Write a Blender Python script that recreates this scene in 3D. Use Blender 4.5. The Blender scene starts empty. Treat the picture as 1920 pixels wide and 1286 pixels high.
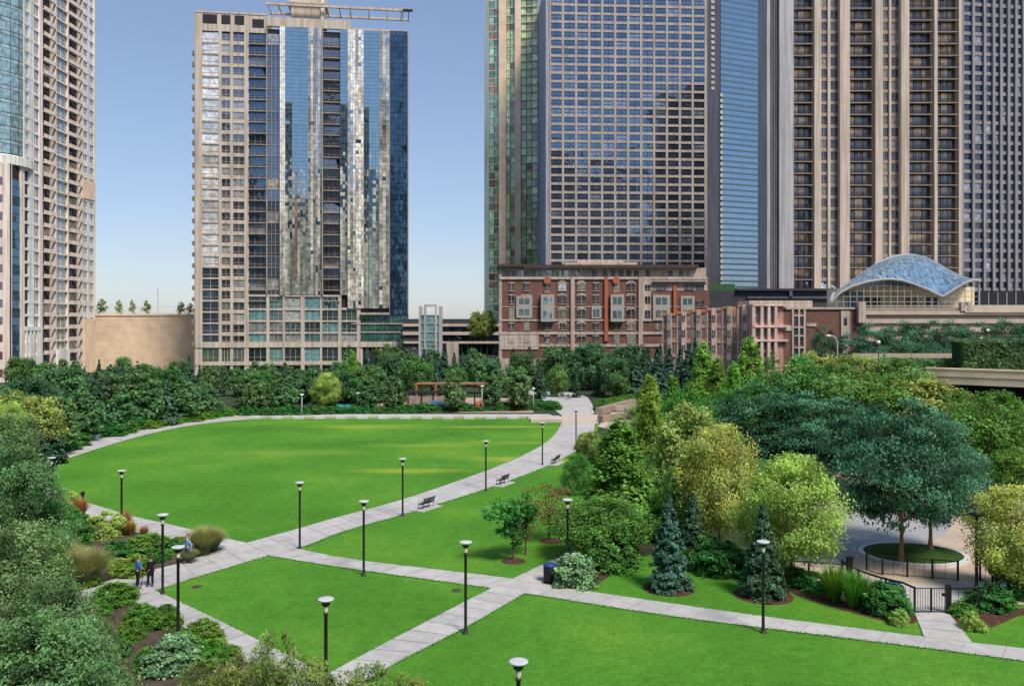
import bpy, math, random
import numpy as np
from mathutils import Vector, Matrix
R = math.radians
random.seed(7)
scene = bpy.context.scene
COL = scene.collection
# ------------------------------------------------------------------ survey helpers
F, EYE, HY, CX = 1600.0, 15.0, 600.0, 960.0      # focal length in photo pixels, eye height, horizon row
def G(px, py):                                   # a point of the level ground
    d = F*EYE/(py-HY); return ((px-CX)/F*d, d)
def XX(px, D): return (px-CX)/F*D
def ZZ(py, D): return EYE-(py-HY)/F*D
def YD(py): return F*EYE/(py-HY)

# ------------------------------------------------------------------ object helpers
ROOTLOC = {}
def tag(o, label=None, cat=None, group=None, kind=None):
    if label: o['label'] = label
    if cat: o['category'] = cat
    if group: o['group'] = group
    if kind: o['kind'] = kind
    return o
def thing(name, label, cat, loc=(0,0,0), rz=0, group=None):
    o = bpy.data.objects.new(name, None); COL.objects.link(o)
    o.location = loc; o.rotation_euler = (0,0,rz); o.empty_display_size = .3
    ROOTLOC[o.name] = Vector(loc)
    return tag(o, label, cat, group)
class MB:
    def __init__(s): s.v=[]; s.f=[]; s.c=[]; s.m=[]
    def face(s, pts, col=(1,1,1), mi=0):
        n=len(s.v); s.v.extend(pts); s.f.append(tuple(range(n,n+len(pts)))); s.c.append(col); s.m.append(mi)
    def hexa(s, p, col=(1,1,1), mi=0):           # p: 4 lower, 4 upper
        n=len(s.v); s.v.extend(p)
        for q in ((3,2,1,0),(4,5,6,7),(0,1,5,4),(1,2,6,5),(2,3,7,6),(3,0,4,7)):
            s.f.append(tuple(n+i for i in q)); s.c.append(col); s.m.append(mi)
    def box(s, x0,x1,y0,y1,z0,z1, col=(1,1,1), mi=0):
        s.hexa([(x0,y0,z0),(x1,y0,z0),(x1,y1,z0),(x0,y1,z0),(x0,y0,z1),(x1,y0,z1),(x1,y1,z1),(x0,y1,z1)],col,mi)
    def rbox(s, cx,cy,ang,lx,ly,z0,z1, col=(1,1,1), mi=0, c2=None):
        ca,sa=math.cos(ang),math.sin(ang); P=[]
        for z in (z0,z1):
            for a,b in ((-1,-1),(1,-1),(1,1),(-1,1)):
                x,y=a*lx/2,b*ly/2; P.append((cx+x*ca-y*sa, cy+x*sa+y*ca, z))
        s.hexa(P,col,mi)
    def tube(s, pts, rad, n=6, col=(1,1,1), mi=0, caps=True):
        pts=[Vector(p) for p in pts]
        if not hasattr(rad,'__len__'): rad=[rad]*len(pts)
        base=len(s.v); prev=None
        for i,p in enumerate(pts):
            t=(pts[min(i+1,len(pts)-1)]-pts[max(i-1,0)]); t.normalize()
            a=prev if prev is not None else (Vector((1,0,0)) if abs(t.z)>.8 else Vector((0,0,1)))
            b=t.cross(a); b.normalize(); a=b.cross(t); a.normalize(); prev=a
            for k in range(n):
                an=2*math.pi*k/n; s.v.append(tuple(p+(a*math.cos(an)+b*math.sin(an))*rad[i]))
        for i in range(len(pts)-1):
            for k in range(n):
                k2=(k+1)%n; o=base+i*n
                s.f.append((o+k,o+k2,o+n+k2,o+n+k)); s.c.append(col); s.m.append(mi)
        if caps:
            s.f.append(tuple(base+k for k in reversed(range(n)))); s.c.append(col); s.m.append(mi)
            s.f.append(tuple(base+(len(pts)-1)*n+k for k in range(n))); s.c.append(col); s.m.append(mi)
    def lathe(s, c, prof, n=16, col=(1,1,1), mi=0):   # prof: (r,z)
        base=len(s.v)
        for r,z in prof:
            for k in range(n):
                a=2*math.pi*k/n; s.v.append((c[0]+r*math.cos(a), c[1]+r*math.sin(a), c[2]+z))
        for i in range(len(prof)-1):
            for k in range(n):
                k2=(k+1)%n; o=base+i*n
                s.f.append((o+k,o+k2,o+n+k2,o+n+k)); s.c.append(col); s.m.append(mi)
    def build(s, name, mats, parent=None, smooth=False, kind=None, loc=None):
        me=bpy.data.meshes.new(name)
        off=Vector((0,0,0))
        if parent is not None: off=ROOTLOC[parent.name]
        if loc is not None: off=Vector(loc)
        a=np.array(s.v,dtype=np.float32)-np.array(off,dtype=np.float32)
        me.from_pydata(a.tolist(),[],s.f)
        if not isinstance(mats,(list,tuple)): mats=[mats]
        for m in mats: me.materials.append(m)
        if len(mats)>1: me.polygons.foreach_set('material_index',s.m)
        at=me.color_attributes.new('tint','FLOAT_COLOR','CORNER')
        cs=np.repeat(np.array([(c[0],c[1],c[2],1.0) for c in s.c],dtype=np.float32),[len(f) for f in s.f],axis=0)
        at.data.foreach_set('color',cs.ravel())
        if smooth: me.polygons.foreach_set('use_smooth',[True]*len(s.f))
        me.validate(); me.update()
        o=bpy.data.objects.new(name,me); COL.objects.link(o)
        if loc is not None and parent is None: o.location=loc
        ROOTLOC[o.name]=off
        if parent is not None: o.parent=parent
        if kind: o['kind']=kind
        return o
def struct(name, mb, m, **k):
    return mb.build(name,m,kind='structure',**k)
def copy_tree(o, loc, rz=0, sc=None, label=None, group=None):
    c=o.copy(); COL.objects.link(c); c.location=loc; c.rotation_euler=(0,0,rz)
    if sc is not None: c.scale=sc if hasattr(sc,'__len__') else (sc,sc,sc)
    if label: c['label']=label
    if group: c['group']=group
    for ch in list(o.children):
        d=ch.copy(); COL.objects.link(d); d.parent=c
        for g in list(ch.children):
            e=g.copy(); COL.objects.link(e); e.parent=d
    return c

# ------------------------------------------------------------------ materials
def newmat(name):
    m=bpy.data.materials.new(name); m.use_nodes=True; nt=m.node_tree; nt.nodes.clear()
    out=nt.nodes.new('ShaderNodeOutputMaterial'); return m,nt,out
def N(nt,t,**k):
    n=nt.nodes.new(t)
    for a,b in k.items(): setattr(n,a,b)
    return n
def L(nt,a,b): nt.links.new(a,b)
def mulc(nt,a,b,fac=1.0):
    m=N(nt,'ShaderNodeMix',data_type='RGBA',blend_type='MULTIPLY'); m.inputs[0].default_value=fac
    L(nt,a,m.inputs[6])
    if hasattr(b,'links'): L(nt,b,m.inputs[7])
    else: m.inputs[7].default_value=(*b,1)
    return m.outputs[2]
def noise(nt,scale,detail=3,vec=None,rough=.55):
    n=N(nt,'ShaderNodeTexNoise'); n.inputs['Scale'].default_value=scale; n.inputs['Detail'].default_value=detail
    n.inputs['Roughness'].default_value=rough
    if vec is not None: L(nt,vec,n.inputs['Vector'])
    return n
def ramp(nt,fac,stops):
    r=N(nt,'ShaderNodeValToRGB'); e=r.color_ramp.elements
    e[0].position=stops[0][0]; e[0].color=(*stops[0][1],1)
    e[1].position=stops[-1][0]; e[1].color=(*stops[-1][1],1)
    for p,c in stops[1:-1]:
        x=e.new(p); x.color=(*c,1)
    L(nt,fac,r.inputs[0]); return r.outputs[0]
def objvec(nt):
    g=N(nt,'ShaderNodeNewGeometry'); return g.outputs['Position']
def surf(name,col,rough=.8,var=.25,scale=2.0,bump=.0,bscale=20,metal=0,streak=False,spec=.3,fine=None,attr=True):
    m,nt,out=newmat(name); b=N(nt,'ShaderNodeBsdfPrincipled')
    pos=objvec(nt)
    n=noise(nt,scale,4,pos); lo=1-var; hi=1+var
    c=ramp(nt,n.outputs[0],[(.3,tuple(x*lo for x in col)),(.7,tuple(x*hi for x in col))])
    if streak:
        mp=N(nt,'ShaderNodeMapping'); mp.inputs['Scale'].default_value=(1.5,1.5,.06); L(nt,pos,mp.inputs[0])
        n2=noise(nt,1.0,3,mp.outputs[0]); s=ramp(nt,n2.outputs[0],[(.35,(.72,.7,.68)),(.6,(1.05,1.05,1.05))]); c=mulc(nt,c,s)
    if fine:
        n3=noise(nt,fine,2,pos); s=ramp(nt,n3.outputs[0],[(.3,(.86,.86,.86)),(.7,(1.08,1.08,1.08))]); c=mulc(nt,c,s)
    if attr:
        a=N(nt,'ShaderNodeAttribute',attribute_name='tint'); c=mulc(nt,c,a.outputs[0])
    L(nt,c,b.inputs['Base Color']); b.inputs['Roughness'].default_value=rough; b.inputs['Metallic'].default_value=metal
    b.inputs['Specular IOR Level'].default_value=spec
    if bump:
        nb=noise(nt,bscale,3,pos); bp=N(nt,'ShaderNodeBump'); bp.inputs['Strength'].default_value=bump; bp.inputs['Distance'].default_value=.05
        L(nt,nb.outputs[0],bp.inputs['Height']); L(nt,bp.outputs[0],b.inputs['Normal'])
    L(nt,b.outputs[0],out.inputs[0]); return m
def glass(name,diff,glo,fac,rough=.03,bump=.02,bscale=.35):
    m,nt,out=newmat(name); pos=objvec(nt)
    d=N(nt,'ShaderNodeBsdfDiffuse'); g=N(nt,'ShaderNodeBsdfGlossy'); mx=N(nt,'ShaderNodeMixShader')
    a=N(nt,'ShaderNodeAttribute',attribute_name='tint')
    n=noise(nt,.9,3,pos); s=ramp(nt,n.outputs[0],[(.35,(.6,.6,.6)),(.65,(1.3,1.3,1.3))])
    c=mulc(nt,s,diff); c=mulc(nt,c,a.outputs[0]); L(nt,c,d.inputs[0])
    g.inputs[0].default_value=(*glo,1); g.inputs['Roughness'].default_value=rough
    nb=noise(nt,bscale,2,pos); bp=N(nt,'ShaderNodeBump'); bp.inputs['Strength'].default_value=1; bp.inputs['Distance'].default_value=bump
    L(nt,nb.outputs[0],bp.inputs['Height']); L(nt,bp.outputs[0],g.inputs['Normal'])
    mx.inputs[0].default_value=fac; L(nt,d.outputs[0],mx.inputs[1]); L(nt,g.outputs[0],mx.inputs[2]); L(nt,mx.outputs[0],out.inputs[0])
    return m
def leafmat(name,col,var=.5,trans=.3,hue=.03):
    trans=min(.45,trans+.08)
    m,nt,out=newmat(name)
    a=N(nt,'ShaderNodeAttribute',attribute_name='tint'); oi=N(nt,'ShaderNodeObjectInfo')
    hs=N(nt,'ShaderNodeHueSaturation'); hs.inputs['Color'].default_value=(*col,1)
    mr=N(nt,'ShaderNodeMapRange'); mr.inputs[3].default_value=.5-hue; mr.inputs[4].default_value=.5+hue; L(nt,oi.outputs['Random'],mr.inputs[0]); L(nt,mr.outputs[0],hs.inputs['Hue'])
    mv=N(nt,'ShaderNodeMapRange'); mv.inputs[3].default_value=1-var*.4; mv.inputs[4].default_value=1+var*.4
    wn=N(nt,'ShaderNodeTexWhiteNoise',noise_dimensions='1D'); L(nt,oi.outputs['Random'],wn.inputs['W']); L(nt,wn.outputs[0],mv.inputs[0]); L(nt,mv.outputs[0],hs.inputs['Value'])
    c=mulc(nt,hs.outputs[0],a.outputs[0])
    d=N(nt,'ShaderNodeBsdfDiffuse'); t=N(nt,'ShaderNodeBsdfTranslucent'); g=N(nt,'ShaderNodeBsdfGlossy')
    g.inputs['Roughness'].default_value=.45; g.inputs[0].default_value=(.8,.9,.85,1)
    L(nt,c,d.inputs[0]); c2=mulc(nt,c,(1.2,1.35,.6)); L(nt,c2,t.inputs[0])
    mx=N(nt,'ShaderNodeMixShader'); mx.inputs[0].default_value=trans; L(nt,d.outputs[0],mx.inputs[1]); L(nt,t.outputs[0],mx.inputs[2])
    m2=N(nt,'ShaderNodeMixShader'); m2.inputs[0].default_value=.012; L(nt,mx.outputs[0],m2.inputs[1]); L(nt,g.outputs[0],m2.inputs[2])
    L(nt,m2.outputs[0],out.inputs[0]); return m

def grassmat(name,base,patch=True):
    m,nt,out=newmat(name); b=N(nt,'ShaderNodeBsdfPrincipled'); pos=objvec(nt)
    n1=noise(nt,.07,4,pos); c=ramp(nt,n1.outputs[0],[(.3,tuple(x*.76 for x in base)),(.5,base),(.70,(base[0]*1.75,base[1]*1.22,base[2]*1.25))])
    n2=noise(nt,1.1,5,pos,.7); c=mulc(nt,c,ramp(nt,n2.outputs[0],[(.3,(.8,.82,.8)),(.7,(1.15,1.12,1.1))]))
    n3=noise(nt,14,4,pos,.8); c=mulc(nt,c,ramp(nt,n3.outputs[0],[(.3,(.6,.64,.6)),(.7,(1.38,1.32,1.2))])); n5=noise(nt,3.5,4,pos,.75); c=mulc(nt,c,ramp(nt,n5.outputs[0],[(.32,(.80,.82,.8)),(.66,(1.18,1.13,1.1))]))
    if patch:   # sunlit streaks painted into the grass colour, far half of the oval
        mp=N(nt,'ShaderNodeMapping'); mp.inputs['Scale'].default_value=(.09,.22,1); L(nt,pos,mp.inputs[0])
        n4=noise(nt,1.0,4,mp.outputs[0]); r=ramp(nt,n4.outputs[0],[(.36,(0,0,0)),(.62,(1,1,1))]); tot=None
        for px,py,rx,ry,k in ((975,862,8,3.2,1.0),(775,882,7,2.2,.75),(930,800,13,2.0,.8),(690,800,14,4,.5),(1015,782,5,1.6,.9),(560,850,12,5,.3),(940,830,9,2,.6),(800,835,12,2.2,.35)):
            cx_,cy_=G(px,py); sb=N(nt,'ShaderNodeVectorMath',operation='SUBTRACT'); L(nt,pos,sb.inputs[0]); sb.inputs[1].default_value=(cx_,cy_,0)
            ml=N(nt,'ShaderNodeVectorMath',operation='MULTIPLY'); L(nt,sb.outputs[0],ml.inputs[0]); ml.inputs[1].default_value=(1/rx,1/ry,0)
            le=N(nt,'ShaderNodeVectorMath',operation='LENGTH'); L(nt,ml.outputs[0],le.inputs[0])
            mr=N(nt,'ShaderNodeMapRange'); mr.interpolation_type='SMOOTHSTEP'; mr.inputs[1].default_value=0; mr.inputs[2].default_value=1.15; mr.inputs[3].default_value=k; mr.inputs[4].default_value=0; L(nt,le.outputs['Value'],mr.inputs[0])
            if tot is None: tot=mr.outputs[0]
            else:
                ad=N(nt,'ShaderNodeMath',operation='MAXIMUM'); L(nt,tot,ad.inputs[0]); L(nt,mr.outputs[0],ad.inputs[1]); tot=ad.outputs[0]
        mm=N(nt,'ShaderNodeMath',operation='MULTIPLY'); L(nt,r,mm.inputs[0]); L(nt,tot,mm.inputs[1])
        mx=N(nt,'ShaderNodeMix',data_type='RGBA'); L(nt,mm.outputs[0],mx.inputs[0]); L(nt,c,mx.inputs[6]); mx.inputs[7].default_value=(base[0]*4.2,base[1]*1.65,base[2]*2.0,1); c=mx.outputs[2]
    L(nt,c,b.inputs['Base Color']); b.inputs['Roughness'].default_value=.9; b.inputs['Specular IOR Level'].default_value=.1
    bp=N(nt,'ShaderNodeBump'); bp.inputs['Strength'].default_value=.6; bp.inputs['Distance'].default_value=.06
    L(nt,n3.outputs[0],bp.inputs['Height']); L(nt,bp.outputs[0],b.inputs['Normal'])
    L(nt,b.outputs[0],out.inputs[0]); return m

def brickmat(name,c1,c2,mortar):
    m,nt,out=newmat(name); b=N(nt,'ShaderNodeBsdfPrincipled'); pos=objvec(nt)
    sx=N(nt,'ShaderNodeSeparateXYZ'); L(nt,pos,sx.inputs[0])
    ad=N(nt,'ShaderNodeMath'); L(nt,sx.outputs[0],ad.inputs[0]); L(nt,sx.outputs[1],ad.inputs[1])
    cb=N(nt,'ShaderNodeCombineXYZ'); L(nt,ad.outputs[0],cb.inputs[0]); L(nt,sx.outputs[2],cb.inputs[1])
    br=N(nt,'ShaderNodeTexBrick'); br.inputs['Color1'].default_value=(*c1,1); br.inputs['Color2'].default_value=(*c2,1); br.inputs['Mortar'].default_value=(*mortar,1)
    br.inputs['Scale'].default_value=1.6; br.inputs['Mortar Size'].default_value=.02; L(nt,cb.outputs[0],br.inputs[0])
    n=noise(nt,.5,4,pos); c=mulc(nt,br.outputs[0],ramp(nt,n.outputs[0],[(.3,(.7,.7,.72)),(.7,(1.2,1.15,1.1))]))
    a=N(nt,'ShaderNodeAttribute',attribute_name='tint'); c=mulc(nt,c,a.outputs[0])
    L(nt,c,b.inputs['Base Color']); b.inputs['Roughness'].default_value=.9; L(nt,b.outputs[0],out.inputs[0]); return m

M=dict(
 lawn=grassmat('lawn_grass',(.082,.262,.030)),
 lawn2=grassmat('lawn_grass_near',(.058,.200,.012),False),
 soil=surf('planting_soil',(.085,.065,.045),.95,.4,1.2,.5,12,fine=6),
 under=surf('shrub_floor',(.035,.06,.025),.95,.5,.6,.5,6,fine=3),
 mulch=surf('bark_mulch',(.085,.04,.028),.95,.4,3,.6,25,fine=18),
 path=surf('path_concrete',(.475,.465,.455),.85,.09,.22,.1,30,fine=1.3),
 joint=surf('path_joint',(.50,.49,.48),.9,.1,1),
 tanpave=surf('tan_paving',(.50,.40,.31),.85,.1,.4,.15,25,fine=6),
 beige=surf('beige_stone',(.55,.46,.38),.8,.1,.5,.1,20,fine=5),
 greypave=surf('grey_paving',(.36,.36,.37),.85,.12,.3,.1,25,fine=6),
 asphalt=surf('asphalt',(.06,.06,.065),.9,.2,.6),
 stone=surf('light_limestone',(.46,.40,.34),.85,.08,.25,streak=True),
 stoneT2=surf('tower_precast',(.58,.50,.42),.85,.07,.2,streak=True),
 pink=surf('pink_precast',(.88,.76,.67),.85,.08,.3,streak=True),
 white=surf('white_panel',(.84,.84,.80),.7,.08,.4,streak=True),
 tan=surf('tan_wall',(.86,.66,.48),.9,.10,.10,.05,6,fine=.35),
 conc=surf('grid_concrete',(.46,.41,.365),.85,.06,.2,streak=True),
 pale=surf('pale_concrete',(.47,.46,.48),.8,.05,.15,streak=True),
 pier=surf('tall_pier_stone',(.62,.52,.43),.75,.08,.15,streak=True),
 dpier=surf('dark_pier_stone',(.30,.29,.31),.8,.08,.2,streak=True),
 brown=surf('balcony_concrete',(.36,.29,.235),.85,.12,.4),
 dark=surf('dark_recess',(.03,.03,.038),.8,.3,.5),
 darkroof=surf('dark_roof',(.05,.055,.065),.7,.2,.5),
 rail=surf('dark_rail_metal',(.035,.035,.04),.45,.1,2,metal=.6),
 lampmetal=surf('lamp_post_metal',(.045,.042,.045),.5,.15,2,metal=.4),
 lampdisc=surf('lamp_disc_white',(.58,.60,.62),.45,.05,3),
 frost=surf('frosted_lens',(.75,.68,.5),.3,.05,3),
 brick=brickmat('red_brick',(.19,.078,.060),(.14,.06,.048),(.22,.16,.13)),
 brick2=brickmat('rose_brick',(.50,.25,.20),(.40,.19,.15),(.5,.4,.35)),
 cream=surf('cream_trim',(.50,.42,.36),.85,.12,.8,streak=True),
 cornice=surf('dark_cornice',(.07,.05,.05),.7,.2,.8),
 baywhite=surf('bay_window_panel',(.38,.36,.32),.6,.06,.8),
 rosebay=surf('rose_bay_panel',(.75,.57,.50),.8,.12,.8,streak=True),
 orange=surf('orange_paint',(.40,.12,.065),.6,.1,1),
 orangeroof=surf('orange_coping',(.62,.24,.08),.7,.15,1),
 bark=surf('bark',(.10,.07,.05),.95,.3,3,.6,14),
 barkred=surf('pale_bark',(.30,.17,.11),.9,.3,3,.5,14),
 blue=surf('blue_play',(.08,.25,.6),.5,.1,2), teal=surf('teal_play',(.05,.4,.38),.5,.1,2),
 redplay=surf('red_play',(.55,.08,.04),.5,.1,2,attr=False), rubber=surf('play_surface',(.45,.3,.25),.9,.1,1),
 navy=surf('navy_cover',(.02,.035,.09),.6,.25,3,.4,8), bin=surf('bin_black',(.012,.014,.02),.5,.1,3), binblue=surf('bin_blue',(.02,.06,.22),.45,.1,3),
 wood=surf('bench_slats',(.035,.028,.03),.6,.3,5), seatwall=surf('white_seat_wall',(.60,.60,.60),.8,.1,1),
 rock=surf('pink_boulder',(.30,.24,.20),.9,.25,1.2,.6,3),
 globe=surf('white_globe',(.85,.85,.85),.3,.02,3),
 g_blue=glass('blue_glass',(1,1,1),(.40,.66,.90),.26,.03,.05,.3),
 g_curtain=glass('curtain_glass',(.05,.06,.075),(.58,.82,.92),.55,.02,.035,.15),
 g_pale=glass('reflection_tinted_glass',(1.2,1.15,1.05),(.8,.85,.9),.30,.04,.05,.3),  # mirrored stone facades painted into the glass colour
 g_navy=glass('navy_glass',(.015,.035,.06),(.35,.55,.75),.17,.04,.05,.3),
 g_green=glass('green_glass',(.85,.88,.70),(.8,.95,.85),.16,.05,.05,.3),
 g_teal=glass('teal_glass',(1,1.05,1.05),(.6,.85,.9),.24,.04,.05,.3),
 g_win=glass('window_glass',(1,1,1),(.8,.86,.95),.28,.04,.04,.3),
 g_dim=glass('dim_window_glass',(1,1,1),(.7,.75,.85),.10,.05,.05,.3),
 g_swiss=glass('banded_glass',(.03,.06,.10),(.58,.74,.88),.52,.04,.04,.25),
 facade_grid=surf('band_spandrel',(.08,.14,.19),.35,.05,.4,spec=.6),
 g_dome=glass('dome_glass',(.12,.24,.32),(.5,.75,.92),.36,.06,.008,.4),
 domeframe=surf('dome_frame',(.36,.37,.38),.5,.05,1),
 warmlitwall=surf('warm_lit_wall',(.85,.74,.48),.8,.08,.8),
 skin=surf('skin',(.45,.26,.19),.6,.05,8,attr=False), hairblack=surf('dark_hair',(.02,.015,.012),.7,.2,20,attr=False), hairbrown=surf('brown_hair',(.10,.05,.03),.7,.2,20,attr=False),
 shirtblue=surf('blue_shirt',(.035,.13,.55),.8,.12,6,attr=False), shirtlight=surf('light_blue_shirt',(.20,.36,.58),.8,.12,6,attr=False),
 black=surf('black_cloth',(.012,.012,.016),.85,.2,6,attr=False), jeans=surf('teal_jeans',(.03,.09,.14),.85,.15,6,attr=False), shoes=surf('shoes',(.015,.015,.02),.6,.1,6,attr=False),
)
# ------------------------------------------------------------------ ground and paths
def poly(mb, pts, z, world=False, col=(1,1,1)):
    P=[(p if world else G(*p)) for p in pts]
    A=sum(P[i][0]*P[(i+1)%len(P)][1]-P[(i+1)%len(P)][0]*P[i][1] for i in range(len(P)))
    if A<0: P=P[::-1]
    mb.face([(x,y,z) for x,y in P],col)
def resample(pts, n):
    P=[Vector((*G(*p),0)) for p in pts]; d=[0]
    for a,b in zip(P,P[1:]): d.append(d[-1]+(b-a).length)
    out=[]
    for i in range(n+1):
        t=d[-1]*i/n; k=0
        while k<len(d)-2 and d[k+1]<t: k+=1
        s=(t-d[k])/max(1e-6,d[k+1]-d[k]); out.append(P[k].lerp(P[k+1],s))
    return out
def smoothpx(pts, it=2):
    for _ in range(it):
        q=[pts[0]]
        for a,b in zip(pts,pts[1:]):
            q.append((a[0]*.75+b[0]*.25,a[1]*.75+b[1]*.25)); q.append((a[0]*.25+b[0]*.75,a[1]*.25+b[1]*.75))
        q.append(pts[-1]); pts=q
    return pts
def pathway(name, le, re, slab=1.6, cross=1, z=.020, mat='path', sm=2, label=None):
    le=smoothpx(le,sm) if sm else le; re=smoothpx(re,sm) if sm else re
    La=resample(le,200); ln=sum((b-a).length for a,b in zip(La,La[1:]))
    n=max(1,round(ln/slab)); A=resample(le,n); B=resample(re,n)
    mb=MB(); rnd=random.Random(name)
    for i in range(n):      # bed under the joints
        mb.face([(B[i].x,B[i].y,z),(B[i+1].x,B[i+1].y,z),(A[i+1].x,A[i+1].y,z),(A[i].x,A[i].y,z)],(.7,.7,.7),1)
    for i in range(n):
        for j in range(cross):
            def pt(u,v):
                a=A[i].lerp(A[i+1],v); b=B[i].lerp(B[i+1],v); return a.lerp(b,u)
            w=(A[i]-B[i]).length/cross; gu=.02/max(w,.1)/cross; gv=.02/slab
            u0=j/cross+(gu if j else 0); u1=(j+1)/cross-(gu if j<cross-1 else 0); v0,v1=gv,1-gv
            q=[pt(u0,v0),pt(u1,v0),pt(u1,v1),pt(u0,v1)]
            k=rnd.uniform(.93,1.05)
            q=[(p.x,p.y,z+.015) for p in q]
            ar=sum(q[k2][0]*q[(k2+1)%4][1]-q[(k2+1)%4][0]*q[k2][1] for k2 in range(4))
            if ar<0: q=q[::-1]
            mb.face(q,(k,k,k),0)
    return struct(name, mb, [M[mat],M['joint']])

g=MB(); g.face([(-1500,-600,0),(1500,-600,0),(1500,2500,0),(-1500,2500,0)]); struct('ground',g,M['under'])
g=MB(); g.face([(-1400,300,.05),(1400,300,.05),(1400,2400,.05),(-1400,2400,.05)]); struct('far_street_ground',g,M['asphalt'])
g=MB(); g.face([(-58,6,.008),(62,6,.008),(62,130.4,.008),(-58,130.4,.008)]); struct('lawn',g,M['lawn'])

A_left=[(1009,742),(1039,768),(1060,784),(1035,825),(980,855),(895,889),(746,940),(640,967),(560,991),(465,1017),(416,1029),(340,1057),(298,1066),(208,1087),(135,1108),(60,1130)]
A_right=[(1101,744),(1113,761),(1116,795),(1111,821),(1082,846),(1014,880),(912,918),(752,967),(640,997),(572,1025),(503,1042),(347,1089),(291,1108),(243,1120),(139,1142),(60,1165)]
pathway('main_path',A_left,A_right,1.8,2)
pathway('oval_path',[(463,1018),(409,1006),(333,986),(243,967),(194,951),(128,933),(90,914),(78,895),(86,878),(104,868),(130,859),(205,834),(281,813),(342,800),(410,791),(470,786)],
        [(435,1031),(416,1030),(298,1014),(243,993),(166,966),(120,948),(70,925),(45,900),(50,875),(75,857),(110,846),(171,825),(246,806),(342,792),(441,779),(475,777)],2.0,1,z=.028)
pathway('cross_path',[(560,1029),(640,1047),(844,1071),(963,1085),(1035,1099),(1280,1135),(1460,1160),(1732,1194),(1822,1206),(1920,1216),(2050,1233)],
        [(500,1042),(640,1065),(918,1103),(984,1113),(1240,1154),(1421,1177),(1700,1211),(1920,1240),(2050,1258)],1.7,1,z=.032)
pathway('diagonal_path',[(1086,1026),(963,1085),(920,1104),(793,1169),(640,1250),(560,1296),(430,1400)],
        [(1112,1036),(1065,1064),(984,1113),(869,1180),(729,1250),(690,1275),(560,1400)],1.4,1,z=.040,sm=1)
pathway('lower_path',[(291,1107),(430,1173),(513,1215),(541,1229),(600,1262),(650,1290)],[(243,1124),(326,1166),(409,1215),(440,1229),(540,1285),(580,1310)],1.4,1,z=.036,sm=1)
pathway('gate_path',[(1715,1150),(1733,1195)],[(1778,1150),(1824,1207)],1.3,1,z=.044,sm=0)
# the stone band crossing the promenade and running into the lawn
b=MB()
def slabpx(mb,x0,x1,yb,yt,h,col=(1,1,1)):
    n=YD(yb); f=YD(yt); mb.hexa([(XX(x0,n),n,0),(XX(x1,n),n,0),(XX(x1,f),f,0),(XX(x0,f),f,0),(XX(x0,n),n,h),(XX(x1,n),n,h),(XX(x1,f),f,h),(XX(x0,f),f,h)],col)
slabpx(b,1056,1122,794,778,.07)
struct('stone_crossing_band',b,M['beige'])
b=MB(); slabpx(b,995,1055,792,786,.42)
tag(b.build('seat_slab',M['beige']),'low pale stone seat slab at the lawn corner beside the promenade','stone seat')
# kerb of the far lawn edge with its white blocks
b=MB(); y0=130.3
b.box(XX(436,y0),XX(1045,y0),y0,y0+.5,0,.30); struct('lawn_kerb',b,M['beige'])
for i in range(15):
    px=470+i*40; b=MB(); x=XX(px,130)
    b.box(x,x+1.6,129.6,130.25,0,.42)
    tag(b.build('seat_block',M['seatwall']),'white seat block in the row along the far edge of the oval lawn','seat block','white blocks along the far lawn edge')
b=MB(); b.face([(XX(440,131),130.9,.03),(XX(1045,131),130.9,.03),(XX(1030,136),136,.03),(XX(450,136),136,.03)]); struct('playground_path',b,M['path'])
b=MB(); b.face([(XX(640,140),138,.035),(XX(1000,140),138,.035),(XX(990,165),165,.035),(XX(650,165),165,.035)]); struct('playground_surface',b,M['rubber'])
# upper promenade plaza
b=MB(); poly(b,[(1005,743),(1101,745),(1085,738),(1060,735),(1040,730),(1000,726),(985,738)],.05); struct('upper_plaza',b,M['path'])
b=MB(); poly(b,[(1120,800),(1150,770),(1200,760),(1215,790),(1180,812)],.045); struct('side_terrace',b,M['beige'])
# planting beds
def bed(name, pts, mat='soil', z=.014):
    b=MB(); poly(b,smoothpx(pts+[pts[0]],1),z); return struct(name,b,M[mat])
bed('soil_bed',[(120,948),(166,966),(243,993),(298,1014),(416,1030),(340,1057),(298,1066),(208,1087),(135,1108),(0,1150),(-200,1150),(-200,960),(60,925)])
bed('soil_bed',[(139,1142),(243,1124),(326,1166),(409,1215),(440,1229),(540,1285),(500,1500),(-200,1500),(-200,1180),(60,1165)])
bed('shrub_ground',[(-300,1140),(0,1125),(100,1060),(60,925),(45,900),(50,873),(110,844),(246,804),(342,790),(441,777),(441,745),(-300,745)],'under',.018)
bed('shrub_ground',[(1122,795),(1118,822),(1190,880),(1130,1000),(1112,1034),(1140,1085),(1230,1030),(1290,1030),(1400,1085),(1500,1115),(1600,1135),(1700,1150),(1714,1151),(1715,1140),(1600,1110),(1480,1080),(1480,900),(1900,800),(1700,745),(1125,745)],'under',.016)
bed('mulch_bed',[(1062,1062),(1113,1037),(1200,1030),(1260,1010),(1190,1040),(1140,1085),(1090,1105),(1040,1099)],'mulch',.024)
bed('mulch_bed',[(1470,1085),(1500,1098),(1600,1128),(1690,1148),(1714,1150),(1722,1168),(1690,1172),(1600,1150),(1500,1120),(1465,1100)],'mulch',.024)
bed('mulch_bed',[(1780,1150),(1920,1140),(2050,1130),(2050,1150),(1920,1150),(1880,1168),(1850,1180),(1800,1172)],'mulch',.024)
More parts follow.
